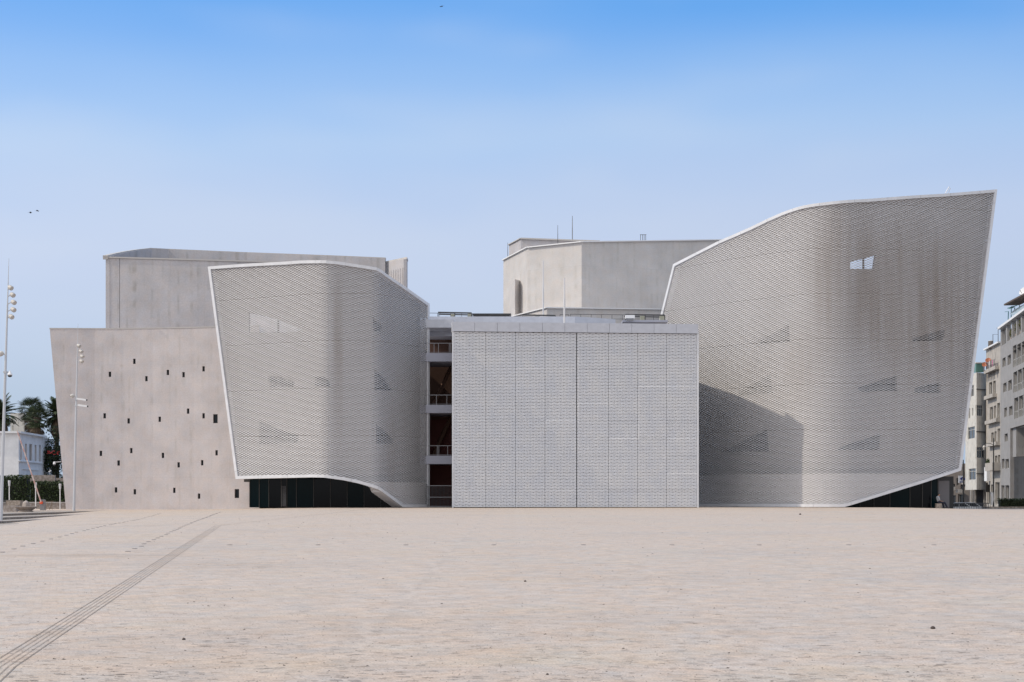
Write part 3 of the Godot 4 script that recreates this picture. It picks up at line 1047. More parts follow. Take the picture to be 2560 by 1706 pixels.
func metal_hall():
	var t = thing("metal_hall", "flat fronted hall clad in eight bays of pale perforated metal panels in the centre", "building", Vector3(6, 0.76, -145.4))
	var a = Vector3(-5.32, 0, -144.4)
	var b = Vector3(16.93, 0, -146.4)
	var ux = (b - a).normalized()
	var out = Vector3(-ux.z, 0, ux.x)
	if out.z < 0:
		out = -out
	var low = 0.82
	var high = 16.63
	var st = start(M.hall_back)
	var wall = [Vector2(a.x + 0.03, a.z - 0.28), Vector2(b.x - 0.05, b.z - 0.28), Vector2(13.5, -158), Vector2(a.x + 0.03, -158)]
	prism(st, wall, 0.6, high + 0.1)
	obj("body", st, t)
	# one panel of slit sheet: five strands across, twelve courses high, shared by all bays
	st = start(M.hall_panel)
	var rows = 10
	var ph = (high - low) / rows
	var courses = 12
	var h = (ph - 0.006) / courses
	var cw = 1.0 / 5.0
	for r in courses:
		var shift = cw * 0.5 if r % 2 else 0.0
		for k in range(-1, 6):
			var x0 = k * cw + shift
			var p = []
			# the sheet between two courses, notched from above by the slit
			for q in [[0.0, 0.0], [0.0, 1.0], [0.26, 1.0], [0.5, 0.60], [0.74, 1.0], [1.0, 1.0], [1.0, 0.0]]:
				p.append(Vector2(x0 + q[0] * cw, 0.003 + (r + q[1]) * h))
			for piece in Geometry2D.intersect_polygons(PackedVector2Array(p), PackedVector2Array([Vector2(0.004, 0), Vector2(0.004, ph), Vector2(0.996, ph), Vector2(0.996, 0)])):
				for i in Geometry2D.triangulate_polygon(piece):
					var v = (piece[i].y - 0.003) / h - r
					st.add_vertex(Vector3(piece[i].x, piece[i].y, lerpf(0.045, -0.03, clampf(v, 0, 1))))
	st.generate_normals()
	var sheet = st.commit()
	var cuts = [1132.7, 1213.6, 1287.3, 1360.5, 1440.5, 1519.5, 1592.7, 1665.4, 1742.5]
	for i in 8:
		var u0 = (cuts[i] - cuts[0]) / (cuts[8] - cuts[0])
		var u1 = (cuts[i + 1] - cuts[0]) / (cuts[8] - cuts[0])
		var p0 = a.lerp(b, u0)
		var p1 = a.lerp(b, u1)
		var gap = 0.06 if i == 3 else 0.005
		var wide = p0.distance_to(p1) - gap
		for r in rows:
			var y = low + r * ph
			copy_of("panel", sheet, Transform3D(Basis(ux * wide, Vector3.UP, out), p0 + Vector3(0, y, 0) + out * rng.randf_range(-0.012, 0.012) - t.position), t)
	# corner strips, plinth gap, roof edge
	st = start(M.trim)
	bx(st, a + Vector3(-0.02, 8.8, -0.12), Vector3(0.14, 16.1, 0.36))
	obj("corner_strip", st, t)
	st = start(M.trim)
	bx(st, b + Vector3(0.08, 8.8, -0.12), Vector3(0.16, 16.1, 0.36))
	obj("corner_strip", st, t)
	st = start(M.joint)
	quad(st, Vector3(a.x, 0.6, a.z - 0.1), Vector3(a.x, 0.84, a.z - 0.1), Vector3(b.x, 0.84, b.z - 0.1), Vector3(b.x, 0.6, b.z - 0.1))
	obj("plinth", st, t)
	var top = 17.53
	for i in 11:
		st = start(M.fascia)
		var p0 = (a + Vector3(-0.1, 0, 0)).lerp(b + Vector3(0.1, 0, 0), i / 11.0 + 0.0005)
		var p1 = (a + Vector3(-0.1, 0, 0)).lerp(b + Vector3(0.1, 0, 0), (i + 1) / 11.0 - 0.0005)
		var mid = (p0 + p1) * 0.5
		bx(st, Vector3(mid.x, (top + high + 0.04) * 0.5, mid.z) + out * -0.6, Vector3(p0.distance_to(p1), top - high - 0.04, 1.5), Basis(ux, Vector3.UP, out))
		obj("roof_edge_panel", st, t)
	st = start(M.fascia)
	prism(st, [Vector2(a.x + 0.2, -145.7), Vector2(b.x - 0.1, -147.7), Vector2(13.4, -157.9), Vector2(a.x + 0.2, -157.9)], high + 0.2, top - 0.35)
	obj("roof", st, t)
	st = start(M.fascia)
	prism(st, [Vector2(-8.2, -152.2), Vector2(6.0, -152.2), Vector2(10.0, -154.5), Vector2(10.0, -161.5), Vector2(-8.2, -161.5)], top - 0.5, 18.9)
	obj("roof_upstand", st, t)


func right_tower():
	var t = thing("mesh_tower", "right curved tower clad in white expanded metal mesh rising highest at its leaning right edge", "building", Vector3(28.3, 0.76, -147))
	build_skin(t, [Vector2(4.00, 178.00), Vector2(14.39, 162.66), Vector2(14.50, 162.50), Vector2(14.62, 162.34), Vector2(20.93, 153.77), Vector2(21.32, 153.27), Vector2(21.73, 152.78), Vector2(22.16, 152.32), Vector2(25.89, 148.48), Vector2(26.47, 147.95), Vector2(27.12, 147.51), Vector2(27.82, 147.15), Vector2(28.55, 146.89), Vector2(29.32, 146.72), Vector2(30.10, 146.66), Vector2(30.88, 146.70), Vector2(31.65, 146.84), Vector2(36.84, 148.14), Vector2(37.49, 148.32), Vector2(38.13, 148.54), Vector2(49.00, 152.60)], [Vector2(21.62, 25.03), Vector2(24.94, 25.79), Vector2(28.16, 26.51), Vector2(30.38, 26.90), Vector2(32.23, 27.32), Vector2(34.19, 27.85), Vector2(35.92, 28.25), Vector2(37.10, 28.45), Vector2(38.20, 28.61), Vector2(39.17, 28.69), Vector2(40.17, 28.76), Vector2(44.16, 29.12), Vector2(52.13, 30.03), Vector2(58.07, 30.84), Vector2(54.00, 4.20), Vector2(47.67, 2.43), Vector2(41.90, 0.80), Vector2(25.11, 0.80), Vector2(12.32, 0.80)], [
	[Vector2(42.87, 23.47), Vector2(45.50, 24.18), Vector2(45.28, 22.85), Vector2(42.87, 22.80)],
	[Vector2(32.36, 16.56), Vector2(35.92, 17.99), Vector2(36.04, 16.20), Vector2(32.49, 16.25)],
	[Vector2(29.61, 11.78), Vector2(33.73, 13.37), Vector2(34.09, 11.56), Vector2(29.61, 11.47)],
	[Vector2(27.41, 6.13), Vector2(33.36, 8.20), Vector2(33.60, 6.00)],
	[Vector2(49.34, 16.53), Vector2(53.07, 17.55), Vector2(52.72, 16.45), Vector2(49.34, 16.24)],
	[Vector2(43.65, 11.82), Vector2(47.60, 13.06), Vector2(47.70, 11.59), Vector2(43.86, 11.47)],
	[Vector2(49.57, 11.92), Vector2(52.37, 12.49), Vector2(52.48, 11.50), Vector2(49.57, 11.43)],
	[Vector2(41.51, 6.27), Vector2(45.99, 7.56), Vector2(45.88, 6.10), Vector2(41.51, 6.07)]], [0], [[-1.0, 0.515]], 0.112, 3.85, 4.15, [[48.0, 20.0, 7.5, 9.5, 0.75], [53.5, 19, 5, 10, 0.6], [42.0, 22.0, 4.5, 10.0, 0.5], [38.0, 14.0, 3.0, 5.0, 0.2], [50.0, 10.0, 8.0, 8.0, 0.18]])
	core(t, "room_block", 20.0, 49.5, 176.0, 15.0)
	var cuts = [2112, 2150, 2185, 2225, 2275, 2306, 2328, 2345]
	for i in cuts.size() - 1:
		var x0 = (cuts[i] - 1280) * 150.2 / 4000.0
		var x1 = (cuts[i + 1] - 1280) * 150.2 / 4000.0
		var st = start(M.glass_teal if i % 3 == 0 else M.glass_black)
		bx(st, Vector3((x0 + x1) * 0.5, 2.1, -150.2), Vector3(x1 - x0 - 0.05, 3.1, 0.03))
		var pane = obj("glass_pane", st, t)
		st = start(M.dark_frame)
		bx(st, Vector3(x1, 2.1, -150.15), Vector3(0.05, 3.1, 0.1))
		obj("mullion", st, pane)
	var st = start(M.black)
	bx(st, Vector3(37, 2.1, -154), Vector3(11, 3.2, 0.2))
	obj("lobby_wall", st, t)
	st = start(mat(lin(0.115, 0.11, 0.12), 0.6))
	bx(st, Vector3(40.60, 1.9, -151.0), Vector3(1.016, 2.7, 1.4))
	obj("end_wall", st, t)
	st = start(M.black)
	bx(st, Vector3(40.18, 3.42, -151.6), Vector3(1.655, 0.3, 2.4))
	obj("soffit_beam", st, t)
	st = start(M.trim)
	tube(st, skin(52.6, 30.2, -0.4), skin(53.1, 30.85, -0.5), 0.05, 0.05, 6)
	tube(st, skin(52.9, 30.2, -0.4), skin(53.25, 30.7, -0.5), 0.04, 0.04, 6)
	obj("roof_camera", st, t)


func roof_things():
	# masts and rods
	var list = [["mast", 1358.0, 652.0, 803.0, 160.0, 0.07, M.mast, "white pipe mast in front of the fly tower, the taller of the two"], ["mast", 1411.0, 695.0, 808.0, 145.3, 0.085, M.mast, "white pipe mast on the metal hall's roof edge, the shorter of two"], ["lightning_rod", 1394.5, 563.0, 613.0, 176.5, 0.03, M.rail_dark, "thin dark lightning rod on the fly tower coping, left of the pale rod"], ["lightning_rod", 1431.0, 540.0, 606.0, 184.0, 0.05, M.rail, "pale lightning rod standing tallest on top of the fly tower"], ["lightning_rod", 1269.4, 607.0, 646.0, 185.5, 0.03, M.rail_dark, "short dark lightning rod at the far left corner of the fly tower"]]
	for m in list:
		var d = m[4]
		var x = (m[1] - 1280.0) * d / 4000.0
		var y1 = 1.65 + (1245.0 - m[2]) * d / 4000.0
		var y0 = 1.65 + (1245.0 - m[3]) * d / 4000.0
		var t = thing(m[0], m[7], "mast" if m[0] == "mast" else "lightning rod", Vector3(x, y0, -d))
		var st = start(m[6])
		tube(st, Vector3(x, y0 - 0.3, -d), Vector3(x, y0 + (y1 - y0) * 0.55, -d), m[5], m[5], 8)
		obj("base_pipe", st, t)
		st = start(m[6])
		tube(st, Vector3(x, y0 + (y1 - y0) * 0.55, -d), Vector3(x, y1, -d), m[5] * 0.9, m[5] * 0.6, 8)
		obj("upper_pipe", st, t)
	# ladder hoops on top of the fly tower
	var lad = thing("roof_ladder", "small tubular ladder hoops poking above the fly tower roof", "ladder", Vector3(15.01, 31.02, -183.00))
	for px in [1601.5, 1606.5, 1610.5, 1614.5]:
		var st = start(M.rail_dark)
		var x = (px - 1280.0) * 183.0 / 4000.0
		tube(st, Vector3(x, 30.88, -183.0), Vector3(x, 31.75, -183.0), 0.03, 0.03, 6)
		obj("upright", st, lad)
	var st = start(M.rail_dark)
	tube(st, Vector3(14.64, 31.75, -183.00), Vector3(15.37, 31.75, -183.00), 0.03, 0.03, 6)
	obj("hoop", st, lad)
	# the low black canopy
	var can = thing("roof_canopy", "low black flat canopy with slanted ends on the roof left of centre", "canopy", Vector3(-1.95, 18.97, -156.00))
	st = start(M.black)
	extrude_front(st, [Vector2(-3.86, 19.63), Vector2(-0.08, 19.63), Vector2(-0.39, 19.28), Vector2(-3.63, 19.28)], -156.0, -159.0)
	obj("canopy_top", st, can)
	for px in [1197.0, 1259.0]:
		st = start(M.rail_dark)
		bx(st, Vector3((px - 1280) * 156.4 / 4000.0, 19.16, -157), Vector3(0.36, 0.42, 0.5))
		obj("post", st, can)
	st = start(M.rail)
	bx(st, Vector3(-2.03, 19.04 - 0.1, -157.2), Vector3(2.2, 0.3, 1))
	obj("plinth", st, can)
	# three skylight boxes tilted on steel frames
	var boxes = [[1095, 1179, 781.5, 797.5, 156.0, "slatted sunshade frame on the roof beside the left mesh tower"], [1306, 1389, 788, 799, 157.0, "slatted sunshade frame on the roof right of the black canopy"], [1564, 1662, 787, 802, 158.0, "slatted sunshade frame with a white unit on the roof beside the right mesh tower"]]
	for b in boxes:
		var d = b[4]
		var k = d / 4000.0
		var x0 = (b[0] - 1280.0) * k
		var x1 = (b[1] - 1280.0) * k
		var y1 = 1.65 + (1245.0 - b[2]) * k
		var y0 = 1.65 + (1245.0 - b[3]) * k
		var t = thing("sunshade_frame", b[5], "roof frame", Vector3((x0 + x1) * 0.5, y0, -d), "sunshade frames on the roof")
		st = start(M.rail_dark)
		bar(st, Vector3(x0, y1, -d), Vector3(x1, y1 - 0.06, -d), 0.1, 0.14)
		bar(st, Vector3(x0, y1 + 0.05, -d - 2), Vector3(x1, y1 - 0.02, -d - 2), 0.1, 0.12)
		obj("beam", st, t)
		for e in [0.0, 0.5, 1.0]:
			st = start(M.rail_dark)
			bx(st, Vector3(lerpf(x0, x1, e), (y0 + y1) * 0.5 - 0.05, -d), Vector3(0.09, y1 - y0 - 0.1, 0.12))
			obj("leg", st, t)
		for e in [0.44, 0.94]:
			st = start(mat(lin(0.42, 0.42, 0.33), 0.6))
			bx(st, Vector3(lerpf(x0, x1, e), (y0 + y1) * 0.5, -d - 0.5), Vector3(0.42, (y1 - y0) * 0.72, 0.3))
			obj("box", st, t)
		st = start(M.slab)
		bx(st, Vector3((x0 + x1) * 0.5, y0 - 0.06, -d - 1), Vector3(x1 - x0 + 0.6, 0.2, 2.4))
		obj("curb", st, t)
	var unit = thing("roof_unit", "small white box unit on the roof at the foot of the right mesh tower", "roof unit", Vector3(11.58, 19.12, -157.00))
	st = start(M.white)
	bx(st, Vector3(11.58, 19.39, -157.00), Vector3(0.9, 0.32, 0.7))
	obj("casing", st, unit)
	st = start(M.rail)
	bx(st, Vector3(11.58, 19.12, -157.00), Vector3(0.7, 0.26, 0.5))
	obj("stand", st, unit)
	# light railings on the roof
	var rails = [[1072, 1181, 783, 797.5, 155.0, "thin steel roof railing running out from the left mesh tower"], [1225, 1275, 787, 797, 155.0, "thin steel roof railing in front of the black canopy"], [1400, 1422, 787, 798, 158.0, "short roof railing bay behind the nearer white mast"], [1426, 1660, 786, 800, 160.0, "long thin steel roof railing in front of the fly tower foot"]]
	for b in rails:
		var k = b[4] / 4000.0
		var x0 = (b[0] - 1280.0) * k
		var x1 = (b[1] - 1280.0) * k
		var y1 = 1.65 + (1245.0 - b[2]) * k
		var y0 = 1.65 + (1245.0 - b[3]) * k
		var t = thing("roof_railing", b[5], "railing", Vector3((x0 + x1) * 0.5, y0, -b[4]), "railings on the roof")
		st = start(M.rail_dark)
		bar(st, Vector3(x0, y1, -b[4]), Vector3(x1, y1 - (x1 - x0) * 0.012, -b[4]), 0.045)
		bar(st, Vector3(x0, y0 + 0.08, -b[4]), Vector3(x1, y0 + 0.08, -b[4]), 0.04)
		obj("rail", st, t)
		var n = maxi(1, int((x1 - x0) / 1.0))
		for i in n + 1:
			st = start(M.rail_dark)
			var x = lerpf(x0, x1, i / float(n))
			bx(st, Vector3(x, (y0 - 1.7 + y1) * 0.5, -b[4] + 0.02), Vector3(0.04, y1 - y0 + 1.7 - (x - x0) * 0.024, 0.04))
			obj("post", st, t)


# ---- the left side: light poles, terrace, house, palms

func spot_head(called, parent, root, centre, axis, r):
	var st = start(M.pole)
	bar(st, root, centre - axis * r * 0.6, 0.05)
	var bracket = obj("bracket", st, parent)
	st = start(M.lamp_shell)
	lathe(st, centre, axis, [Vector2(0.01, -r * 1.1), Vector2(r * 0.7, -r), Vector2(r, -r * 0.3), Vector2(r, r * 0.7), Vector2(r * 0.86, r * 0.95), Vector2(0.8 * r, r * 0.8), Vector2(0.01, r * 0.78)], 12)
	obj(called, st, parent)


func light_pole(label, base, top, heads, cameras, r):
	var t = thing("light_pole", label, "light pole", base, "tall tapering light poles")
	var st = start(M.pole)
	var a = base.lerp(top, 0.55)
	var b = base.lerp(top, 0.82)
	tube(st, base - Vector3(0, 0.3, 0), a, r * 1.35, r, 14)
	tube(st, a, b, r, r * 0.62, 14)
	obj("shaft", st, t)
	st = start(M.pole)
	tube(st, b, top, r * 0.55, 0.012, 12)
	obj("spike", st, t)
	for h in heads:
		var f = (h.y - base.y) / (top.y - base.y)
		var root = base.lerp(top, f - 0.008)
		var aim = Vector3(signf(h.x - root.x) * 0.75, -0.45, 0.4).normalized()
		spot_head("lamp_head", t, root, h, aim, r * 1.9)
	for c in cameras:
		var root = base.lerp(top, (c.y - base.y) / (top.y - base.y))
		st = start(M.pole)
		bar(st, root, c - Vector3(0.05, 0, 0), 0.05)
		bx(st, root, Vector3(r * 2.6, 0.12, r * 2.6))
		obj("camera_bracket", st, t)
		st = start(M.white)
		if cameras.size() == 1:
			lathe(st, c, Vector3.DOWN, [Vector2(0.02, -0.12), Vector2(0.1, 0.05), Vector2(0.16, 0.12), Vector2(0.15, 0.2)], 10)
			var cam = obj("dome_camera", st, t)
			st = start(M.black)
			lathe(st, c, Vector3.DOWN, [Vector2(0.15, 0.2), Vector2(0.12, 0.29), Vector2(0.01, 0.33)], 10)
			obj("dome_glass", st, cam)
		else:
			bar(st, c + Vector3(-0.3, 0.06, 0.05), c + Vector3(0.55, -0.06, 0.1), 0.2, 0.16)
			var cam = obj("bullet_camera", st, t)
			st = start(M.black)
			bar(st, c + Vector3(0.551, -0.06, 0.1), c + Vector3(0.62, -0.07, 0.1), 0.16, 0.13)
			obj("lens", st, cam)


func leaf_cloud(st, centre, radii, n, size, dark, light):
	for i in n:
		var v = Vector3(rng.randfn(), rng.randfn(), rng.randfn()).normalized() * pow(rng.randf(), 0.3)
		var p = centre + v * radii
		var u = Vector3(rng.randfn(), rng.randfn() * 0.6, rng.randfn()).normalized() * size * rng.randf_range(0.6, 1.3)
		var w = u.cross(Vector3(rng.randfn(), rng.randfn(), rng.randfn()).normalized()) * 0.55
		st.set_color(dark.lerp(light, rng.randf()))
		tri(st, p - u, p + w, p + u)
		tri(st, p - u, p + u, p - w)


func frond_mesh(length, droop, dark, light):
	# a feather leaf along +x: an arched rib with leaflets on both sides
	var st = start(M.leaf)
	var n = 15
	var prev = Vector3.ZERO
	for i in n:
		var t = (i + 1) / float(n)
		var p = Vector3(length * t * (1.0 - 0.18 * t * t), 0.35 * length * t * 0.5 - droop * length * t * t, 0)
		st.set_color(light.lerp(dark, 0.3))
		bar(st, prev, p, 0.05 * (1.15 - t))
		var d = (p - prev).normalized()
		for s in [-1.0, 1.0]:
			for k in 2:
				var q = prev.lerp(p, k * 0.5)
				var l = length * 0.19 * sin(PI * clampf(t * 0.85 + 0.12, 0, 1)) * rng.randf_range(0.8, 1.1)
				var tip = q + d * l * 0.7 + Vector3(0, -l * 0.32 + rng.randf_range(-0.05, 0.08), s * l)
				st.set_color(dark.lerp(light, rng.randf()))
				tri(st, q - d * 0.07, tip, q + d * 0.11)
		prev = p
	st.generate_normals()
	return st.commit()


func fan_mesh(length, dark, light):
	var st = start(M.leaf)
	st.set_color(dark)
	bar(st, Vector3.ZERO, Vector3(length * 0.5, 0.1, 0), 0.04)
	for i in 13:
		var a = lerpf(-1.35, 1.35, i / 12.0)
		var o = Vector3(length * 0.48, 0.1, 0)
		var tip = o + Vector3(cos(a), -0.2 - 0.15 * absf(a), sin(a)) * length * 0.55
		var s = Vector3(-sin(a), 0, cos(a)) * 0.055
		st.set_color(dark.lerp(light, rng.randf()))
		tri(st, o, o.lerp(tip, 0.6) + s, tip)
		tri(st, o, tip, o.lerp(tip, 0.6) - s)
	st.generate_normals()
	return st.commit()


func palm(label, at, top_y, kind, size, count):
	var t = thing("palm_tree", label, "palm tree", at, "palms behind the white house")
	var st = start(M.bark)
	var crown = Vector3(at.x, top_y, at.z)
	tube(st, at, at.lerp(crown, 0.8), 0.34, 0.26, 10)
	tube(st, at.lerp(crown, 0.8), crown, 0.27, 0.4, 10)
	obj("trunk", st, t)
	var live = [Color(0.02, 0.035, 0.013), Color(0.07, 0.09, 0.04)]
	var dead = [Color(0.07, 0.048, 0.03), Color(0.15, 0.10, 0.06)]
	var shapes = []
	for k in 3:
		shapes.append(frond_mesh(size, 0.22 + 0.12 * k, live[0], live[1]) if kind == "date" else fan_mesh(size, live[0], live[1]))
	var old = [frond_mesh(size * 0.9, 0.5, dead[0], dead[1]), fan_mesh(size * 0.9, dead[0], dead[1])]
	for i in count:
		var f = (i + 0.5) / count
		var up = lerpf(1.25, -0.55, pow(f, 0.85)) + rng.randf_range(-0.1, 0.1)
		var turn = i * 2.4 + rng.randf_range(-0.2, 0.2)
		var b = Basis(Vector3.UP, turn) * Basis(Vector3(0, 0, 1), up)
		copy_of("frond", shapes[i % 3], Transform3D(b * Basis.from_scale(Vector3.ONE * rng.randf_range(0.85, 1.1)), Vector3(0, top_y - at.y - f * 0.5, 0)), t)
	for i in 26:
		var f = i / 26.0
		var b = Basis(Vector3.UP, i * 2.4) * Basis(Vector3(0, 0, 1), lerpf(-0.7, -1.35, f) + rng.randf_range(-0.1, 0.1))
		copy_of("dead_frond", old[0 if kind == "date" else 1], Transform3D(b, Vector3(0, top_y - at.y - 0.5 - f * (1.2 if kind == "date" else 2.6), 0)), t)


func left_side():
	light_pole("tall tapering light pole nearest the left edge, with a dome camera", Vector3(-32.61, 0.50, -102.00), Vector3(-32.09, 16.92, -102.00), [Vector3(-31.99, 15.05, -102.00), Vector3(-31.86, 14.59, -102.00), Vector3(-31.79, 14.12, -102.00), Vector3(-31.81, 13.65, -102.00), Vector3(-31.94, 13.20, -102.00), Vector3(-32.59, 10.84, -102.00)], [Vector3(-32.03, 9.66, -102.00)], 0.082)
	light_pole("tall grey light pole before the low concrete block, with two bullet cameras", Vector3(-38.91, 0.51, -142.00), Vector3(-38.54, 17.09, -142.00), [Vector3(-38.46, 15.15, -142.00), Vector3(-38.26, 14.65, -142.00), Vector3(-38.17, 14.20, -142.00), Vector3(-38.23, 13.77, -142.00), Vector3(-39.05, 10.69, -142.00)], [Vector3(-38.32, 10.38, -142.00), Vector3(-38.24, 9.82, -142.00)], 0.088)
	# the white house
	var h = thing("white_house", "small flat roofed white house with five narrow windows behind the hedge", "house", Vector3(-53.06, 1.00, -172.00))
	var a = Vector3(-58.05, 1.65, -172.00)
	var b = Vector3(-53.06, 1.65, -172.00)
	var c = Vector3(-54.00, 1.65, -184.00)
	var top = 8.62
	var holes = [[0.75, 5.72, 0.76, 1.77], [3.05, 5.75, 0.88, 1.82], [5.22, 5.76, 1.30, 1.85], [7.84, 5.75, 0.93, 1.85], [10.13, 5.76, 0.95, 1.87]]
	var st = start(M.house)
	wall_with_holes(st, a, b, 0.3, top, [], 0.2)
	var f = wall_with_holes(st, b, c, 0.3, top, holes, 0.35)
	quad(st, Vector3(c.x, 0.3, c.z), Vector3(c.x, top, c.z), Vector3(c.x - 1, top, c.z - 8), Vector3(c.x - 1, 0.3, c.z - 8))
	quad(st, Vector3(a.x, top - 0.02, a.z), Vector3(b.x, top - 0.02, b.z), Vector3(c.x, top - 0.02, c.z), Vector3(a.x, top - 0.02, c.z - 8))
	obj("wall", st, h)
	put_windows(h, f, holes, 0.3, M.dark_frame, mat(lin(0.08, 0.03, 0.03), 0.4), 1)
	st = start(M.house)
	bar(st, Vector3(a.x, top + 0.07, a.z + 0.12), Vector3(b.x + 0.1, top + 0.07, b.z + 0.12), 0.5, 0.2)
	bar(st, Vector3(b.x, top + 0.075, b.z + 0.1), Vector3(c.x + 0.2, top + 0.075, c.z - 0.1), 0.5, 0.2)
	obj("cornice", st, h)
	st = start(M.house)
	var sill = 5.59
	bar(st, Vector3(b.x + 0.05, sill, b.z + 0.08), Vector3(c.x, sill, c.z + 0.08), 0.25, 0.1)
	bar(st, b.lerp(c, 0.15) + Vector3(0, 4.77 - b.y, 0.08), b.lerp(c, 0.82) + Vector3(0, 4.77 - b.y, 0.08), 0.2, 0.08)
	obj("sill_band", st, h)
	st = start(M.rail_dark)
	tube(st, b.lerp(c, 0.76) + Vector3(0, top + 0.4 - b.y, 0.1), b.lerp(c, 0.76) + Vector3(-0.1, 7.28 - b.y, 0.12), 0.03, 0.03, 6)
	obj("downpipe", st, h)
	# terrace wall and hedge
	var lowwall = thing("garden_wall", "low beige garden wall at the foot of the clipped hedge", "wall", Vector3(-47.27, 0.71, -163.00))
	st = start(M.stone)
	bx(st, Vector3(-48.17, 0.87, -163.30), Vector3(8, 0.7, 0.4))
	obj("wall_body", st, lowwall)
	st = start(M.concrete_cap)
	bx(st, Vector3(-48.17, 1.16, -163.30), Vector3(8.1, 0.08, 0.5))
	obj("wall_cap", st, lowwall)
	var mossy = thing("terrace_wall", "low old stone wall with a rail between white house and hedge", "wall", Vector3(-50.36, 3.77, -170.00))
	st = start(M.stone)
	bx(st, Vector3(-50.09, 3.60, -169.50), Vector3(3.4, 0.9, 0.4))
	bx(st, Vector3(-48.82, 3.36, -171.00), Vector3(2.0, 0.8, 0.4))
	obj("wall_body", st, mossy)
	var hedges = [[-40.0, 72.0, 1192.0, "left clipped green hedge in front of the white house, the taller part"], [72.0, 172.0, 1206.0, "right clipped green hedge beside the leaning concrete block, the lower part"]]
	for g in hedges:
		var x0 = (g[0] - 1280) * 165.0 / 4000.0
		var x1 = (g[1] - 1280) * 165.0 / 4000.0
		var ht = 1.65 + (1245 - g[2]) * 165.0 / 4000.0
		var hd = thing("hedge", g[3], "hedge", Vector3((x0 + x1) * 0.5, 0.5, -165), "clipped hedges on the terrace")
		st = start(M.leaf)
		st.set_color(Color(0.012, 0.018, 0.008))
		bx(st, Vector3((x0 + x1) * 0.5, ht * 0.5 + 0.1, -165.4), Vector3(x1 - x0 - 0.4, ht - 0.6, 1.2))  # plain dark box filling the inside of the hedge
		obj("dark_core", st, hd)
		st = start(M.leaf)
		for i in 2600:
			var p = Vector3(rng.randf_range(x0, x1), 0.5 + (ht - 0.5) * pow(rng.randf(), 0.8), -164.6 + rng.randf_range(-0.25, 0.25))
			if rng.randf() < 0.25:
				p.y = ht + rng.randf_range(-0.2, 0.12 + 0.15 * grain.get_noise_2d(p.x * 30.0, 3.0))
				p.z = -165.3 + rng.randf_range(-0.8, 0.8)
			var u = Vector3(rng.randfn(), rng.randfn(), rng.randfn()).normalized() * rng.randf_range(0.06, 0.14)
			var w = u.cross(Vector3(rng.randfn(), rng.randfn(), rng.randfn()).normalized()) * 0.7
			st.set_color(Color(0.018, 0.032, 0.01).lerp(Color(0.06, 0.095, 0.025), rng.randf() * (0.55 + 0.45 * grain.get_noise_2d(p.x * 25.0, p.y * 25.0))))
			tri(st, p - u, p + w, p + u)
			tri(st, p - u, p + u, p - w)
		var fo = obj("foliage", st, hd)
		fo.set_meta("kind", "stuff")
	# the dark trees behind
	var trees = [[132, 1150, 186, 3.0, 4.1, "dark dense tree with a few red flowers beside the leaning concrete block"], [112, 1215, 178, 0.9, 1.4, "small round green bush at the right end of the white house"], [150, 1215, 174, 1.0, 1.3, "small dark shrub with long leaves against the leaning concrete block"]]
	for q in trees:
		var d = q[2]
		var ce = Vector3((q[0] - 1280) * d / 4000.0, 1.65 + (1245 - q[1]) * d / 4000.0, -d)
		var t = thing("dark_tree" if q[3] > 2 else "garden_bush", q[5], "tree" if q[3] > 2 else "bush", Vector3(ce.x, 0.5, ce.z))
		st = start(M.bark)
		tube(st, Vector3(ce.x, 0.3, ce.z), ce, 0.2 if q[3] > 2 else 0.06, 0.08 if q[3] > 2 else 0.03, 8)
		for k in 4:
			tube(st, ce - Vector3(0, q[4] * 0.3, 0), ce + Vector3(cos(k * 1.7), 0.4, sin(k * 1.7)) * q[3] * 0.7, 0.06, 0.02, 6)
		obj("trunk", st, t)
		st = start(M.leaf)
		for k in 22:
			var v = Vector3(rng.randfn(), rng.randfn(), rng.randfn()).normalized() * rng.randf_range(0.3, 0.95)
			leaf_cloud(st, ce + v * Vector3(q[3], q[4], q[3]) * 0.8, Vector3.ONE * q[3] * 0.36, 190, 0.16 if q[3] > 2 else 0.1, Color(0.01, 0.016, 0.007), Color(0.035, 0.055, 0.02))
		obj("crown", st, t).set_meta("kind", "stuff")
		if q[3] > 2:
			st = start(M.red)
			for k in 22:
				var p = Vector3(-52.57, 6.77, -183.00) + Vector3(rng.randf_range(-0.55, 0.75), rng.randf_range(-0.2, 0.2), rng.randf_range(-0.2, 0.6))
				tri(st, p + Vector3(-0.07, 0, 0.05), p + Vector3(0, 0.09, 0), p + Vector3(0.08, -0.02, 0.02))
			obj("flowers", st, t).set_meta("kind", "stuff")
	palm("large date palm with arching fronds at the far left edge behind the white house", Vector3(-60.90, 0.84, -190.00), 11.77, "date", 3.0, 46)
	palm("fan palm with a shaggy brown skirt between the two date palms", Vector3(-57.65, 0.83, -192.00), 12.35, "fan", 1.9, 44)
	palm("date palm half hidden by the leaning edge of the low concrete block", Vector3(-53.53, 0.85, -188.00), 11.76, "date", 2.6, 44)
	# a second fan palm crown lower down fills the gap
	palm("shorter bushy fan palm directly above the white house roof", Vector3(-55.24, 0.86, -186.00), 11.00, "fan", 1.7, 38)
	var far = thing("far_building", "small pale building just visible between the palms above the white house", "building", Vector3(-73.32, 1.65, -240.00))
	st = start(M.facade_white)
	bx(st, Vector3(-74.66, 8.66, -244.00), Vector3(2.2, 11.6, 5))
	obj("wall", st, far)
	st = start(M.window_frame)
	bx(st, Vector3(-73.56, 13.95, -240.00), Vector3(1.0, 0.8, 0.2))
	obj("roof_box", st, far)
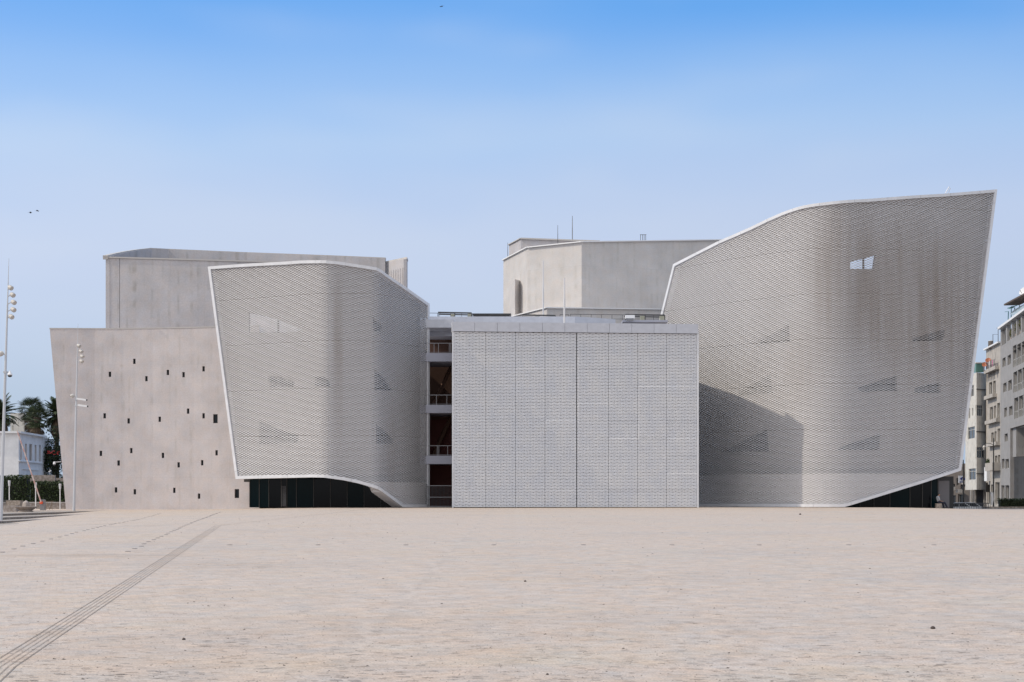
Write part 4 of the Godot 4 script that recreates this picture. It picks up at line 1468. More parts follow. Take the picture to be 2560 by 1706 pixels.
	# slim white garden lights
	for g in [[22.5, 1202, 1262, "white slim garden light leftmost in front of the hedge"], [88.5, 1207, 1266, "white slim garden light beside the raised barrier arm"], [149.5, 1210, 1272, "white slim garden light nearest the leaning concrete block"]]:
		var k = 161.0 / 4000.0
		var x = (g[0] - 1280) * k
		var y1 = 1.65 + (1245 - g[1]) * k
		var y0 = 0.45
		var t = thing("garden_light", g[3], "garden light", Vector3(x, y0, -161), "slim white garden lights")
		st = start(M.white)
		tube(st, Vector3(x, y0, -161), Vector3(x, y1 - 0.6, -161), 0.05, 0.05, 8)
		obj("post", st, t)
		st = start(M.trim)
		lathe(st, Vector3(x, y1 - 0.6, -161), Vector3.UP, [Vector2(0.05, 0), Vector2(0.09, 0.05), Vector2(0.13, 0.55), Vector2(0.12, 0.6), Vector2(0.01, 0.61)], 10)
		obj("lamp_cup", st, t)
	# the raised barrier
	var bar_t = thing("barrier", "raised red and white barrier arm leaning left over the steps", "barrier", Vector3(-42.85, 0.48, -146.00))
	st = start(mat(lin(0.20, 0.20, 0.21), 0.5, 0.2))
	bx(st, Vector3(-42.83, 0.96, -146.00), Vector3(0.42, 0.98, 0.4))
	bx(st, Vector3(-42.83, 1.45, -146.00), Vector3(0.3, 0.1, 0.32))
	obj("cabinet", st, bar_t)
	st = start(M.orange)
	lathe(st, Vector3(-42.89, 1.21, -145.70), Vector3.BACK, [Vector2(0.01, -0.1), Vector2(0.14, -0.08), Vector2(0.14, 0.1), Vector2(0.01, 0.12)], 12)
	obj("hub", st, bar_t)
	var pa = Vector3(-42.88, 1.25, -145.60)
	var pb = Vector3(-45.06, 7.77, -145.60)
	var arm = start(mat(lin(0.58, 0.46, 0.43), 0.6))
	bar(arm, pa, pb, 0.11, 0.09)
	var arm_o = obj("arm", arm, bar_t)
	for k in 9:
		st = start(mat(lin(0.50, 0.30, 0.27), 0.6))
		bar(st, pa.lerp(pb, (k + 0.3) / 9.0), pa.lerp(pb, (k + 0.72) / 9.0), 0.116, 0.096)
		obj("stripe", st, arm_o)
	# stone bowl, block, boulder, folding fence
	var bowl = thing("stone_bowl", "wide shallow round stone bowl on the terrace above the steps", "basin", Vector3(-38.91, 0.59, -128.00))
	st = start(M.stone)
	lathe(st, Vector3(-38.91, 0.59, -128.00), Vector3.UP, [Vector2(0.45, -0.1), Vector2(0.5, 0.05), Vector2(0.85, 0.28), Vector2(0.9, 0.36), Vector2(0.82, 0.37), Vector2(0.3, 0.25), Vector2(0.01, 0.22)], 20)
	obj("basin", st, bowl)
	st = start(M.step)
	lathe(st, Vector3(-38.91, 0.50, -128.00), Vector3.UP, [Vector2(0.6, 0), Vector2(0.55, 0.1), Vector2(0.01, 0.11)], 16)
	obj("foot", st, bowl)
	var blk = start(M.stone)
	bx(blk, Vector3(-41.00, 0.77, -131.00), Vector3(1.05, 0.5, 0.9))
	tag(obj("stone_block", blk), "square grey stone block on the terrace behind the round bowl", "stone block")
	var blk2 = start(M.step)
	bx(blk2, Vector3(-42.30, 1.04, -136.00), Vector3(1.2, 0.75, 0.9))
	tag(obj("stone_planter", blk2), "dark weathered stone planter block behind the square stone block", "planter")
	var rock = start(M.stone)
	var rc = Vector3(-40.70, 1.08, -134.00)
	var rp = []
	for k in 9:
		var ang = k * TAU / 9.0
		rp.append(Vector3(cos(ang) * 0.34 * rng.randf_range(0.8, 1.15), rng.randf_range(-0.36, -0.3), sin(ang) * 0.34))
	var tip = Vector3(-0.02, 0.36, 0)
	for k in 9:
		var m0 = rp[k] * 0.72 + Vector3(0, 0.42, 0)
		var m1 = rp[(k + 1) % 9] * 0.72 + Vector3(0, 0.42, 0)
		quad(rock, rc + rp[k], rc + m0, rc + m1, rc + rp[(k + 1) % 9])
		tri(rock, rc + m0, rc + tip, rc + m1)
	for k in range(1, 8):
		tri(rock, rc + rp[0], rc + rp[k], rc + rp[k + 1])
	tag(obj("boulder", rock), "pale pointed boulder standing behind the stone bowl", "boulder")
	var fen = thing("folding_barrier", "small rusty folding trestle of crossed bars beside the barrier cabinet", "trestle", Vector3(-43.42, 0.45, -150.00))
	st = start(mat(lin(0.18, 0.13, 0.09), 0.7))
	for q in [[113, 1254, 133, 1254], [116, 1278, 117, 1254], [130, 1278, 129, 1254], [117, 1257, 124, 1277], [129, 1257, 122, 1277]]:
		bar(st, Vector3((q[0] - 1280) * 0.0375, 1.65 + (1245 - q[1]) * 0.0375, -150), Vector3((q[2] - 1280) * 0.0375, 1.65 + (1245 - q[3]) * 0.0375, -150.02), 0.035)
	obj("bars", st, fen)
	var fe = thing("iron_railing", "dark iron railing at the far left end of the terrace", "railing", Vector3(-47.48, 0.52, -150.00))
	st = start(M.rail_dark)
	for y in [1251.5, 1275.0]:
		bar(st, Vector3((-12 - 1280) * 0.0375, 1.65 + (1245 - y) * 0.0375, -150), Vector3((28 - 1280) * 0.0375, 1.65 + (1245 - y) * 0.0375, -150), 0.05)
	obj("rail", st, fe)
	for k in 15:
		st = start(M.rail_dark)
		bx(st, Vector3((-11 + k * 2.7 - 1280) * 0.0375, 0.95, -150), Vector3(0.03, 0.86, 0.03))
		obj("bar", st, fe)
	# wall camera on the block's leaning edge, small cameras below
	var wc = thing("wall_camera", "white dome camera on an arm reaching left from the leaning concrete block", "camera", Vector3(-43.47, 4.96, -152.00))
	st = start(M.white)
	bar(st, Vector3(-43.41, 5.03, -151.80), Vector3(-42.81, 5.07, -151.80), 0.05)
	obj("arm", st, wc)
	st = start(M.white)
	lathe(st, Vector3(-43.45, 5.03, -151.80), Vector3.DOWN, [Vector2(0.03, -0.05), Vector2(0.1, 0.02), Vector2(0.12, 0.2)], 10)
	obj("housing", st, wc)
	st = start(M.black)
	lathe(st, Vector3(-43.45, 5.03, -151.80), Vector3.DOWN, [Vector2(0.115, 0.2), Vector2(0.1, 0.3), Vector2(0.01, 0.36)], 10)
	obj("dome", st, wc)
	var sl = thing("small_lamp_post", "short grey lamp post with two small white cameras behind the hedge", "lamp post", Vector3(-49.71, 2.94, -172.00))
	st = start(M.rail)
	tube(st, Vector3(-49.71, 0.92, -172.00), Vector3(-49.69, 4.79, -172.00), 0.06, 0.05, 8)
	obj("post", st, sl)
	st = start(M.white)
	bar(st, Vector3(-49.78, 4.42, -171.80), Vector3(-49.52, 4.57, -171.80), 0.12)
	obj("camera", st, sl)


# ---- the street at the right

func balcony(t, frame, u, v, wide, tall, out, m, called = "balcony"):
	var st = start(m)
	var b = Basis(frame[1], Vector3.UP, -frame[2])
	var o = frame[0] + frame[1] * u + Vector3.UP * v
	bx(st, o + b * Vector3(wide * 0.5, 0.08, out * 0.5), Vector3(wide, 0.16, out), b)
	bx(st, o + b * Vector3(wide * 0.5, tall * 0.5 + 0.16, out - 0.06), Vector3(wide, tall, 0.12), b)
	for e in [0.06, wide - 0.06]:
		bx(st, o + b * Vector3(e, tall * 0.5 + 0.158, out * 0.5 - 0.065), Vector3(0.12, tall - 0.01, out - 0.135), b)
	return obj(called, st, t)


func facade(called, label, a, b, y0, y1, holes, m, back, mull, transom, parapet):
	# a street front with windows, side and back walls and a roof
	var t = thing(called, label, "apartment building", Vector3((a.x + b.x) * 0.5, y0, (a.z + b.z) * 0.5))
	var st = start(m)
	var f = wall_with_holes(st, a, b, y0, y1, holes, 0.4)
	var a2 = a + Vector3(back, 0, -1)
	var b2 = b + Vector3(back, 0, -1)
	for e in [[a, a2], [a2, b2], [b2, b]]:
		quad(st, Vector3(e[0].x, y0, e[0].z), Vector3(e[0].x, y1, e[0].z), Vector3(e[1].x, y1, e[1].z), Vector3(e[1].x, y0, e[1].z))
	quad(st, Vector3(a.x, y1 - 0.5, a.z), Vector3(b.x, y1 - 0.5, b.z), Vector3(b2.x, y1 - 0.5, b2.z), Vector3(a2.x, y1 - 0.5, a2.z))
	obj("wall", st, t)
	put_windows(t, f, holes, 0.35, M.window_frame, M.glass_room, mull, transom)
	if parapet:
		st = start(M.white)
		bar(st, Vector3(a.x, y1 + 0.08, a.z) - f[2] * 0.1, Vector3(b.x, y1 + 0.08, b.z) - f[2] * 0.1, 0.6, 0.2)
		obj("roof_coping", st, t)
	return [t, f]


func street():
	# grey tiled apartment block
	var a = Vector3(67.21, 1.65, -220.00)
	var b = Vector3(62.09, 1.65, -188.00)
	var holes = [[1.75, 19.43, 2.94, 1.19], [6.51, 19.31, 3.03, 1.27], [2.46, 15.96, 3.14, 1.19], [7.05, 15.87, 3.19, 1.32], [3.40, 12.53, 2.57, 1.24], [7.76, 12.50, 3.16, 1.21], [3.77, 9.20, 2.92, 1.05], [1.14, 5.62, 2.62, 1.31], [4.50, 5.55, 3.26, 1.28], [0.76, 0.72, 3.00, 2.61], [4.50, 0.74, 3.44, 2.57], [11.17, 18.66, 3.17, 2.75], [14.84, 18.62, 3.12, 2.65], [18.45, 18.60, 3.64, 2.65], [11.62, 15.31, 3.22, 2.64], [15.34, 15.32, 3.27, 2.64], [19.09, 15.36, 3.62, 2.59], [12.30, 11.86, 3.36, 2.68], [16.16, 11.92, 3.40, 2.63], [20.04, 12.03, 3.28, 2.53]]
	var arcade = [[8.83, 0.80, 23.30, 9.99]]
	var loggias = [[6.15, 22.53, 3.91, 2.44], [10.75, 22.53, 3.25, 2.34], [14.67, 22.45, 3.13, 2.35], [18.61, 22.41, 4.10, 2.25], [0.95, 22.43, 4.10, 2.17]]
	var top = 24.83
	var t = thing("apartment_building", "grey tiled apartment block with tall balcony windows and plants, at the right edge", "apartment building", Vector3(65, -0.4, -205))
	var all = holes + arcade + loggias
	var st = start(M.facade_grey)
	var f = wall_with_holes(st, a, b, -0.4, top, all, 0.5)
	var far = Vector3(16, 0, -2)
	quad(st, Vector3(a.x, -0.4, a.z), Vector3(a.x, top, a.z), a + far + Vector3(0, top - a.y, 0), a + far + Vector3(0, -0.4 - a.y, 0))
	quad(st, Vector3(a.x, top - 4, a.z), Vector3(b.x, top - 4, b.z), b + far + Vector3(0, top - 4 - b.y, 0), a + far + Vector3(0, top - 4 - a.y, 0))
	obj("wall", st, t)
	put_windows(t, f, holes.slice(0, 11), 0.4, M.window_frame, M.glass_room, 1)
	put_windows(t, f, holes.slice(11), 0.45, M.window_frame, M.glass_room, 2, 0.34)
	st = start(M.facade_grey)
	var lb = [f[0] + f[2] * 3.0, f[1], f[2]]
	quad(st, lb[0] + Vector3(0, 18, 0), lb[0] + Vector3(0, top, 0), lb[0] + f[1] * 33 + Vector3(0, top, 0), lb[0] + f[1] * 33 + Vector3(0, 18, 0))
	obj("loggia_wall", st, t)
	st = start(M.facade_brown)
	var ab = f[0] + f[2] * 4.0 + f[1] * arcade[0][0]
	quad(st, ab + Vector3(0, -0.4, 0), ab + Vector3(0, 12, 0), ab + f[1] * 28 + Vector3(0, 12, 0), ab + f[1] * 28 + Vector3(0, -0.4, 0))
	obj("arcade_wall", st, t)
	st = start(M.facade_grey)
	var bb = Basis(f[1], Vector3.UP, -f[2])
	bx(st, f[0] + f[1] * (arcade[0][0] + 1.7) + f[2] * 1.6 + Vector3(0, 8.9, 0), Vector3(3.0, 3.8, 2.6), bb)
	obj("hanging_bay", st, t)
	for k in 9:
		st = start(mat(lin(0.16, 0.075, 0.05), 0.8))
		bx(st, f[0] + f[1] * (arcade[0][0] + 1.0 + k * 0.5) + f[2] * 3.4 + Vector3(0, 5.9, 0), Vector3(0.12, 2.0, 0.12), bb)
		obj("screen_bar", st, t)
	st = start(M.white)
	bar(st, Vector3(a.x, top + 0.1, a.z) - f[2] * 0.05, Vector3(b.x, top + 0.1, b.z) - f[2] * 0.05, 0.7, 0.3)
	obj("roof_coping", st, t)
	for h in holes.slice(11):
		st = start(M.window_frame)
		for k in 6:
			bx(st, f[0] + f[1] * (h[0] + h[2] * (k + 0.5) / 6.0) + Vector3.UP * (h[1] + 0.45) + f[2] * 0.06, Vector3(0.04, 0.9, 0.04), bb)
		bx(st, f[0] + f[1] * (h[0] + h[2] * 0.5) + Vector3.UP * (h[1] + 0.92) + f[2] * 0.06, Vector3(h[2] - 0.02, 0.06, 0.06), bb)
		obj("balustrade", st, t)
	var plants = ["bushy green plant in the first top floor loggia of the grey tiled block", "bushy green plant in the second top floor loggia of the grey tiled block", "tall yellowish plant in the third top floor loggia of the grey tiled block"]
	for k in 3:
		var h = loggias[k]
		var p = f[0] + f[1] * (h[0] + h[2] * 0.5) + Vector3.UP * h[1] + f[2] * 0.5
		var pl = thing("balcony_plant", plants[k], "plant", p, "plants in the top floor loggias")
		st = start(M.step)
		bx(st, p + Vector3(0, 0.2, 0), Vector3(0.7, 0.4, 0.4))
		obj("pot", st, pl)
		st = start(M.leaf)
		leaf_cloud(st, p + Vector3(0, 0.9 + 0.25 * k, 0), Vector3(0.5, 0.75 + 0.1 * k, 0.6), 420, 0.12, Color(0.05, 0.055, 0.015), Color(0.16, 0.15, 0.04))
		obj("foliage", st, pl).set_meta("kind", "stuff")
	var ban = start(mat(lin(0.075, 0.02, 0.085), 0.7))
	var bp = f[0] + f[1] * (arcade[0][0] + 3.0) + f[2] * 2.6
	bx(ban, bp + Vector3(0, 4.41, 0), Vector3(3.6, 1.75, 0.08), bb)
	tag(obj("shop_banner", ban), "plain dark purple banner hanging in the shaded arcade of the grey tiled block", "banner")
	# roof pergola
	var pg = thing("roof_pergola", "green framed pergola with a brown flat roof on top of the grey tiled block", "pergola", Vector3(64.5, top, -206))
	st = start(mat(lin(0.05, 0.16, 0.17), 0.5))
	for q in [[2513, 779, 2514.5, 808], [2521, 770, 2521.5, 800], [2529, 769, 2530, 796], [2541, 764, 2542, 790]]:
		var d = lerpf(218.0, 204.0, (q[0] - 2510.0) / 40.0)
		bar(st, Vector3((q[0] - 1280) * d / 4000.0 + 0.4, top, -d), Vector3((q[2] - 1280) * d / 4000.0 + 0.4, 1.65 + (1245 - q[1]) * d / 4000.0, -d), 0.1)
	bar(st, Vector3(66.96, 27.25, -216.00), Vector3(64.41, 26.18, -204.00), 0.1)
	bar(st, Vector3(67.20, 26.99, -218.00), Vector3(66.45, 26.58, -214.00), 0.06)
	obj("frame", st, pg)
	st = start(mat(lin(0.05, 0.20, 0.14), 0.6))
	quad(st, Vector3(66.70, 27.02, -215.00), Vector3(66.20, 27.04, -212.00), Vector3(64.99, 26.42, -206.00), Vector3(65.47, 26.42, -209.00))
	obj("awning", st, pg)
	st = start(mat(lin(0.10, 0.07, 0.055), 0.8))
	bar(st, Vector3(66.25, 27.25, -212.00), Vector3(62.51, 26.21, -190.00), 2.0, 0.2)
	obj("flat_roof", st, pg)
	st = start(mat(lin(0.36, 0.44, 0.46), 0.3))
	quad(st, Vector3(66.61, 26.26, -214.00), Vector3(65.31, 26.09, -208.00), Vector3(64.10, 25.90, -200.00), Vector3(64.10, 25.00, -200.00))
	quad(st, Vector3(66.61, 26.26, -214.00), Vector3(64.10, 25.00, -200.00), Vector3(64.72, 25.16, -204.00), Vector3(65.68, 25.42, -209.00))
	obj("glass_side", st, pg)
	var dish = thing("satellite_dish", "white satellite dish on the roof pergola at the right edge", "satellite dish", Vector3(63.85, 27.15, -200.00))
	st = start(M.white)
	lathe(st, Vector3(64.05, 27.40, -200.00), Vector3(-0.7, 0.4, 0.6).normalized(), [Vector2(0.02, -0.15), Vector2(0.35, -0.05), Vector2(0.6, 0.12), Vector2(0.58, 0.12), Vector2(0.02, -0.12)], 16)
	obj("reflector", st, dish)
	st = start(M.rail_dark)
	bar(st, Vector3(64.00, 26.65, -200.00), Vector3(64.00, 27.25, -200.00), 0.06)
	bar(st, Vector3(63.50, 27.05, -200.00), Vector3(64.10, 27.00, -200.00), 0.04)
	bar(st, Vector3(63.42, 27.55, -199.60), Vector3(63.74, 27.12, -199.80), 0.04)
	obj("mount", st, dish)
	# cream block with balconies
	var h2 = [[2.35, 16.15, 2.63, 2.00], [5.62, 16.13, 2.24, 1.97], [3.01, 12.58, 2.61, 1.99], [6.26, 12.67, 1.91, 1.91], [4.16, 9.31, 2.10, 1.59], [6.74, 9.39, 1.74, 1.57], [8.96, 12.47, 2.17, 2.33], [9.27, 9.25, 2.01, 2.00], [7.22, 5.74, 1.89, 1.79], [9.58, 5.81, 1.70, 1.77], [0.68, 0.67, 2.66, 2.88], [3.99, 0.69, 2.59, 2.83], [7.54, 0.70, 3.44, 3.12]]
	var r = facade("apartment_building", "weathered cream apartment block with curved balconies beside the grey tiled block", Vector3(68.79, 1.65, -232.00), Vector3(67.36, 1.65, -220.50), -0.4, 23.03, h2, M.facade_cream, 14.0, 1, 0.0, true)
	var ledges = [[1.68, 15.82, 7.12, 0.17], [2.35, 12.24, 8.93, 0.17], [3.34, 9.01, 7.94, 0.17], [5.62, 5.50, 5.97, 0.17], [1.68, 19.55, 8.99, 0.17]]
	for i in ledges.size():
		balcony(r[0], r[1], ledges[i][0], ledges[i][1] - 0.1, ledges[i][2], 0.95 if i == 3 else 0.35, 1.1 if i == 3 else 0.6, M.facade_cream)
	var lau = thing("laundry_line", "dark clothes and pink cloth hanging on the top balcony of the cream block", "laundry", Vector3(68.14, 20.86, -226.00))
	var cols = [lin(0.05, 0.03, 0.05), lin(0.55, 0.55, 0.6), lin(0.06, 0.04, 0.07), lin(0.08, 0.05, 0.06), lin(0.5, 0.48, 0.5), lin(0.07, 0.04, 0.06), lin(0.45, 0.08, 0.25), lin(0.06, 0.05, 0.07)]
	for k in 8:
		st = start(mat(cols[k], 0.9))
		var u = 0.8 + k * 1.25
		var p = r[1][0] + r[1][1] * u - r[1][2] * 0.5
		var y1 = 21.2 - k * 0.05
		var y2 = 18.9 if k != 6 else 19.6
		var sw = r[1][1] * 0.42
		quad(st, p - sw * 0.7 + Vector3(0, y2, 0), p - sw + Vector3(0, y1, 0), p + sw * 0.7 + Vector3(0, y1, 0), p + sw * 0.85 + Vector3(0, y2, 0) - r[1][2] * 0.12)
		obj("cloth", st, lau)
	st = start(M.rail_dark)
	bar(st, r[1][0] - r[1][2] * 0.5 + Vector3(0, 21.25, 0), r[1][0] + r[1][1] * 10.6 - r[1][2] * 0.5 + Vector3(0, 20.85, 0), 0.03)
	obj("line", st, lau)
	var ant = thing("roof_antenna", "thin roof antenna frame above the cream block", "antenna", Vector3(68.36, 23.97, -226.00))
	st = start(M.rail_dark)
	tube(st, Vector3(68.10, 23.32, -224.00), Vector3(68.10, 25.45, -224.00), 0.05, 0.04, 6)
	bar(st, Vector3(67.93, 25.39, -224.00), Vector3(68.26, 25.45, -224.00), 0.16, 0.08)
	tube(st, Vector3(67.97, 23.52, -226.00), Vector3(67.97, 24.76, -226.00), 0.04, 0.04, 6)
	bar(st, Vector3(67.97, 24.73, -226.00), Vector3(68.10, 24.53, -224.00), 0.04)
	obj("frame", st, ant)
	var tank = thing("water_tank", "old round water tank on the left corner of the cream block roof", "water tank", Vector3(68.29, 23.02, -228.00))
	st = start(M.facade_brown)
	tube(st, Vector3(68.26, 22.85, -228.00), Vector3(68.26, 23.97, -228.00), 0.36, 0.36, 14)
	obj("drum", st, tank)
	st = start(M.window_frame)
	tube(st, Vector3(68.26, 23.97, -228.00), Vector3(68.26, 24.05, -228.00), 0.38, 0.3, 14)
	obj("lid", st, tank)
	for k in 2:
		var c = [Vector3(67.70, 20.69, -229.00), Vector3(67.89, 21.23, -228.00)][k]
		var sd = thing("satellite_dish", ["rusty orange satellite dish on the white bay fronted house, the lower one", "rusty orange satellite dish beside the cream block's laundry, the upper one"][k], "satellite dish", c, "orange satellite dishes")
		st = start(mat(lin(0.36, 0.12, 0.06), 0.6))
		lathe(st, c, Vector3(-0.35, 0.55, 0.75).normalized(), [Vector2(0.02, -0.1), Vector2(0.24, -0.03), Vector2(0.4, 0.08), Vector2(0.38, 0.08), Vector2(0.02, -0.07)], 16)
		obj("reflector", st, sd)
		st = start(M.rail_dark)
		bar(st, c + Vector3(0, -0.9, -0.2), c + Vector3(0, 0, -0.1), 0.06)
		obj("mount", st, sd)
	# white house with angled bays
	var wh = thing("apartment_building", "dirty white bay fronted house lit by the sun, left of the cream block", "apartment building", Vector3(67.86, 0.31, -233.00))
	var wa = Vector3(68.04, 1.65, -240.00)
	var wb = Vector3(67.40, 1.65, -232.00)
	var wc = Vector3(69.23, 1.65, -233.50)
	var wl = [[1.77, 10.31, 5.01, 1.77], [2.49, 4.24, 4.98, 1.70], [3.79, 16.52, 2.28, 1.65], [2.35, 13.39, 1.16, 1.54], [4.80, 13.68, 0.85, 1.12]]
	var wr = [[0.07, 13.51, 1.51, 1.63], [0.10, 7.41, 1.98, 1.63]]
	var ytop = 19.80
	var ylow = 2.81
	st = start(M.facade_white)
	var f1 = wall_with_holes(st, wa, wb, ylow, ytop, wl, 0.25)
	var f2 = wall_with_holes(st, wb, wc, ylow, ytop, wr, 0.25)
	quad(st, Vector3(wc.x, ylow, wc.z), Vector3(wc.x, ytop, wc.z), Vector3(wc.x + 8, ytop, wc.z - 9), Vector3(wc.x + 8, ylow, wc.z - 9))
	for y in [ylow + 0.002, ytop - 0.02]:
		quad(st, Vector3(wa.x, y, wa.z), Vector3(wb.x, y, wb.z), Vector3(wc.x, y, wc.z), Vector3(wc.x + 8, y, wc.z - 9))
	obj("wall", st, wh)
	put_windows(wh, f1, wl, 0.2, M.window_frame, M.glass_room, 2, 0.75)
	put_windows(wh, f2, wr, 0.2, M.window_frame, M.glass_room, 3, 0.7)
	for y in [974.0, 1080.0, 1185.0]:
		st = start(M.dark_frame)
		var yy = 1.65 + (1245 - y) * 232.5 / 4000.0
		bar(st, Vector3(wb.x, yy, wb.z + 0.08), Vector3(wc.x, yy, wc.z + 0.08), 0.2, 0.12)
		obj("ledge", st, wh)
	st = start(M.facade_brown)
	prism(st, [Vector2(wa.x + 1, wa.z - 1.5), Vector2(wb.x + 0.4, wb.z - 2.5), Vector2(wc.x, wc.z - 2.5), Vector2(wc.x + 8, wc.z - 9)], -0.4, ylow - 0.004)
	obj("ground_floor", st, wh)
	for px in [2431.0, 2439.0, 2463.0]:
		st = start(M.facade_cream)
		var x = (px - 1280) * 234.0 / 4000.0
		bx(st, Vector3(x, 1.2, -234.2), Vector3(0.3, 3.2, 0.3))
		obj("shop_pillar", st, wh)
	st = start(mat(lin(0.10, 0.22, 0.19), 0.3))
	bx(st, Vector3(68.01, 20.55, -233.00), Vector3(1.15, 1.25, 1.2))
	obj("green_enclosure", st, wh)
	st = start(M.facade_white)
	bx(st, Vector3(68.04, 21.25, -233.00), Vector3(1.35, 0.14, 1.5))
	obj("enclosure_roof", st, wh)
	st = start(M.facade_brown)
	bx(st, Vector3(wc.x + 0.7, 8, wc.z - 0.3), Vector3(1.3, 18, 1.0))
	obj("party_wall", st, wh)
	var wp = thing("white_balcony", "bright white sunlit balcony with a plant above, between white house and cream block", "balcony", Vector3(68.18, 4.05, -229.00))
	st = start(M.white)
	bx(st, Vector3(68.18, 5.03, -229.00), Vector3(0.75, 2.0, 1.2))
	obj("parapet", st, wp)
	st = start(M.leaf)
	leaf_cloud(st, Vector3(68.33, 6.69, -229.30), Vector3(0.36, 0.6, 0.4), 260, 0.12, Color(0.01, 0.025, 0.01), Color(0.05, 0.08, 0.025))
	obj("plant", st, wp).set_meta("kind", "stuff")
	st = start(M.dark_frame)
	bx(st, Vector3(68.63, 3.15, -230.50), Vector3(0.8, 1.4, 0.2))
	obj("doorway", st, wp)
	# dim houses at the end of the street
	var low_h = [[1.89, 3.12, 0.47, 1.02], [2.73, 2.99, 0.65, 0.89], [3.75, 3.62, 0.46, 1.14], [4.67, 2.85, 0.64, 0.89], [5.59, 4.37, 0.55, 1.39], [2.45, 0.56, 1.12, 1.53], [4.12, 0.57, 1.29, 1.65]]
	var lo = facade("apartment_building", "dim low brown house at the street's end beside the leaning mesh edge", Vector3(69.14, 1.65, -258.00), Vector3(72.07, 1.65, -252.00), -0.4, 7.07, low_h, M.facade_brown, 10.0, 1, 0.0, false)
	for q in [[2385.0, 1222.0, 7.0], [2400.0, 1228.0, 10.0], [2414.0, 1207.0, 8.0]]:
		var k = 252.0 / 4000.0
		st = start(M.facade_cream)
		bx(st, Vector3((q[0] - 1280) * k, 1.65 + (1245 - q[1]) * k, -252.5), Vector3(q[2] * k, 0.55, 1.2))
		obj("balcony", st, lo[0])
	var sg = thing("shop_sign", "white shop sign with a blue mark hanging over the dim street", "sign", Vector3(69.13, 4.42, -246.00))
	st = start(M.white)
	bx(st, Vector3(69.10, 4.48, -246.00), Vector3(0.85, 1.1, 0.1))
	obj("board", st, sg)
	st = start(mat(lin(0.03, 0.035, 0.20), 0.6))
	extrude_front(st, [Vector2(68.88, 4.60), Vector2(69.13, 4.29), Vector2(69.37, 4.91), Vector2(69.16, 4.79)], -245.93, -245.9)
	bx(st, Vector3(69.10, 4.08, -245.92), Vector3(0.5, 0.13, 0.04))
	bx(st, Vector3(69.65, 4.54, -246.00), Vector3(0.4, 0.28, 0.1))
	obj("mark", st, sg)
	# street lamps
	for q in [[2409.0, 1150.0, 200.0, "dark street lamp post near the white shop sign"], [2484.5, 1095.0, 205.0, "tall dark street lamp post with a curved arm in front of the cream block"]]:
		var k = q[2] / 4000.0
		var base = Vector3((q[0] - 1280) * k, -0.4, -q[2])
		var ty = 1.65 + (1245 - q[1]) * k
		var lp = thing("street_lamp", q[3], "street lamp", base, "dark street lamps")
		st = start(M.black)
		tube(st, base, Vector3(base.x, ty, base.z), 0.11, 0.06, 10)
		obj("post", st, lp)
		st = start(M.black)
		var ay = ty - 0.95 if q[0] > 2450 else ty - 0.4
		for i in 5:
			var s0 = i / 5.0
			var s1 = (i + 1) / 5.0
			tube(st, Vector3(base.x - s0 * 1.25, ay + sin(s0 * PI) * 0.25, base.z), Vector3(base.x - s1 * 1.25, ay + sin(s1 * PI) * 0.25, base.z), 0.035, 0.035, 6)
		obj("arm", st, lp)
		st = start(M.lamp_shell)
		lathe(st, Vector3(base.x - 1.2, ay, base.z), Vector3.DOWN, [Vector2(0.04, -0.02), Vector2(0.1, 0.1), Vector2(0.2, 0.25), Vector2(0.12, 0.6), Vector2(0.01, 0.62)], 10)
		obj("lantern", st, lp)
	# the fence, the cars, the clipped bush, the flag
	var fe = thing("street_fence", "low dark iron fence along the street at the right end of the plaza", "fence", Vector3(45.60, 0.57, -160.00))
	var fx0 = 43.76
	var fx1 = 47.68
	for y in [0.0, 0.75]:
		st = start(M.rail_dark)
		bar(st, Vector3(fx0, 0.35 + y, -160), Vector3(fx1, 0.35 + y, -160), 0.07)
		obj("rail", st, fe)
	for k in 24:
		st = start(M.rail_dark)
		bx(st, Vector3(lerpf(fx0, fx1, k / 23.0), 0.35, -160), Vector3(0.05, 1.5, 0.05))
		obj("bar", st, fe)
	car("white car parked behind the street fence, the left of two", Vector3(50.55, -0.40, -182.00), mat(lin(0.6, 0.61, 0.63), 0.25), -0.38)
	car("silver car parked behind the street fence, the right of two", Vector3(52.87, -0.44, -186.00), mat(lin(0.42, 0.43, 0.45), 0.25, 0.4), -0.38)
	var bu = thing("clipped_bush", "long dark clipped bush in a low stone planter at the far right", "hedge", Vector3(51.03, 0.56, -162.00))
	var q0 = 49.25
	var q1 = 53.87
	st = start(M.step)
	bx(st, Vector3((q0 + q1) * 0.5 - 0.6, 0.3, -162), Vector3(q1 - q0 + 1.6, 0.9, 1.6))
	obj("planter", st, bu)
	st = start(M.leaf)
	st.set_color(Color(0.01, 0.014, 0.006))
	bx(st, Vector3((q0 + q1) * 0.5, 1.0, -162), Vector3(q1 - q0 - 0.3, 0.8, 0.9))
	for i in 2200:
		var p = Vector3(rng.randf_range(q0, q1), rng.randf_range(0.75, 1.5), -161.45 + rng.randf_range(-0.15, 0.15))
		if rng.randf() < 0.35:
			p.y = 1.45 + rng.randf_range(-0.1, 0.12)
			p.z = -162 + rng.randf_range(-0.6, 0.6)
		leaf_cloud(st, p, Vector3.ONE * 0.02, 1, 0.09, Color(0.012, 0.02, 0.007), Color(0.045, 0.062, 0.018))
	obj("foliage", st, bu).set_meta("kind", "stuff")
	var fl = thing("feather_flag", "tall white feather flag by the street in front of the cream block", "flag", Vector3(60.05, -0.60, -200.00))
	st = start(M.rail_dark)
	tube(st, Vector3(59.82, -0.40, -200.00), Vector3(59.82, 2.35, -200.00), 0.03, 0.025, 6)
	obj("pole", st, fl)
	st = start(M.white)
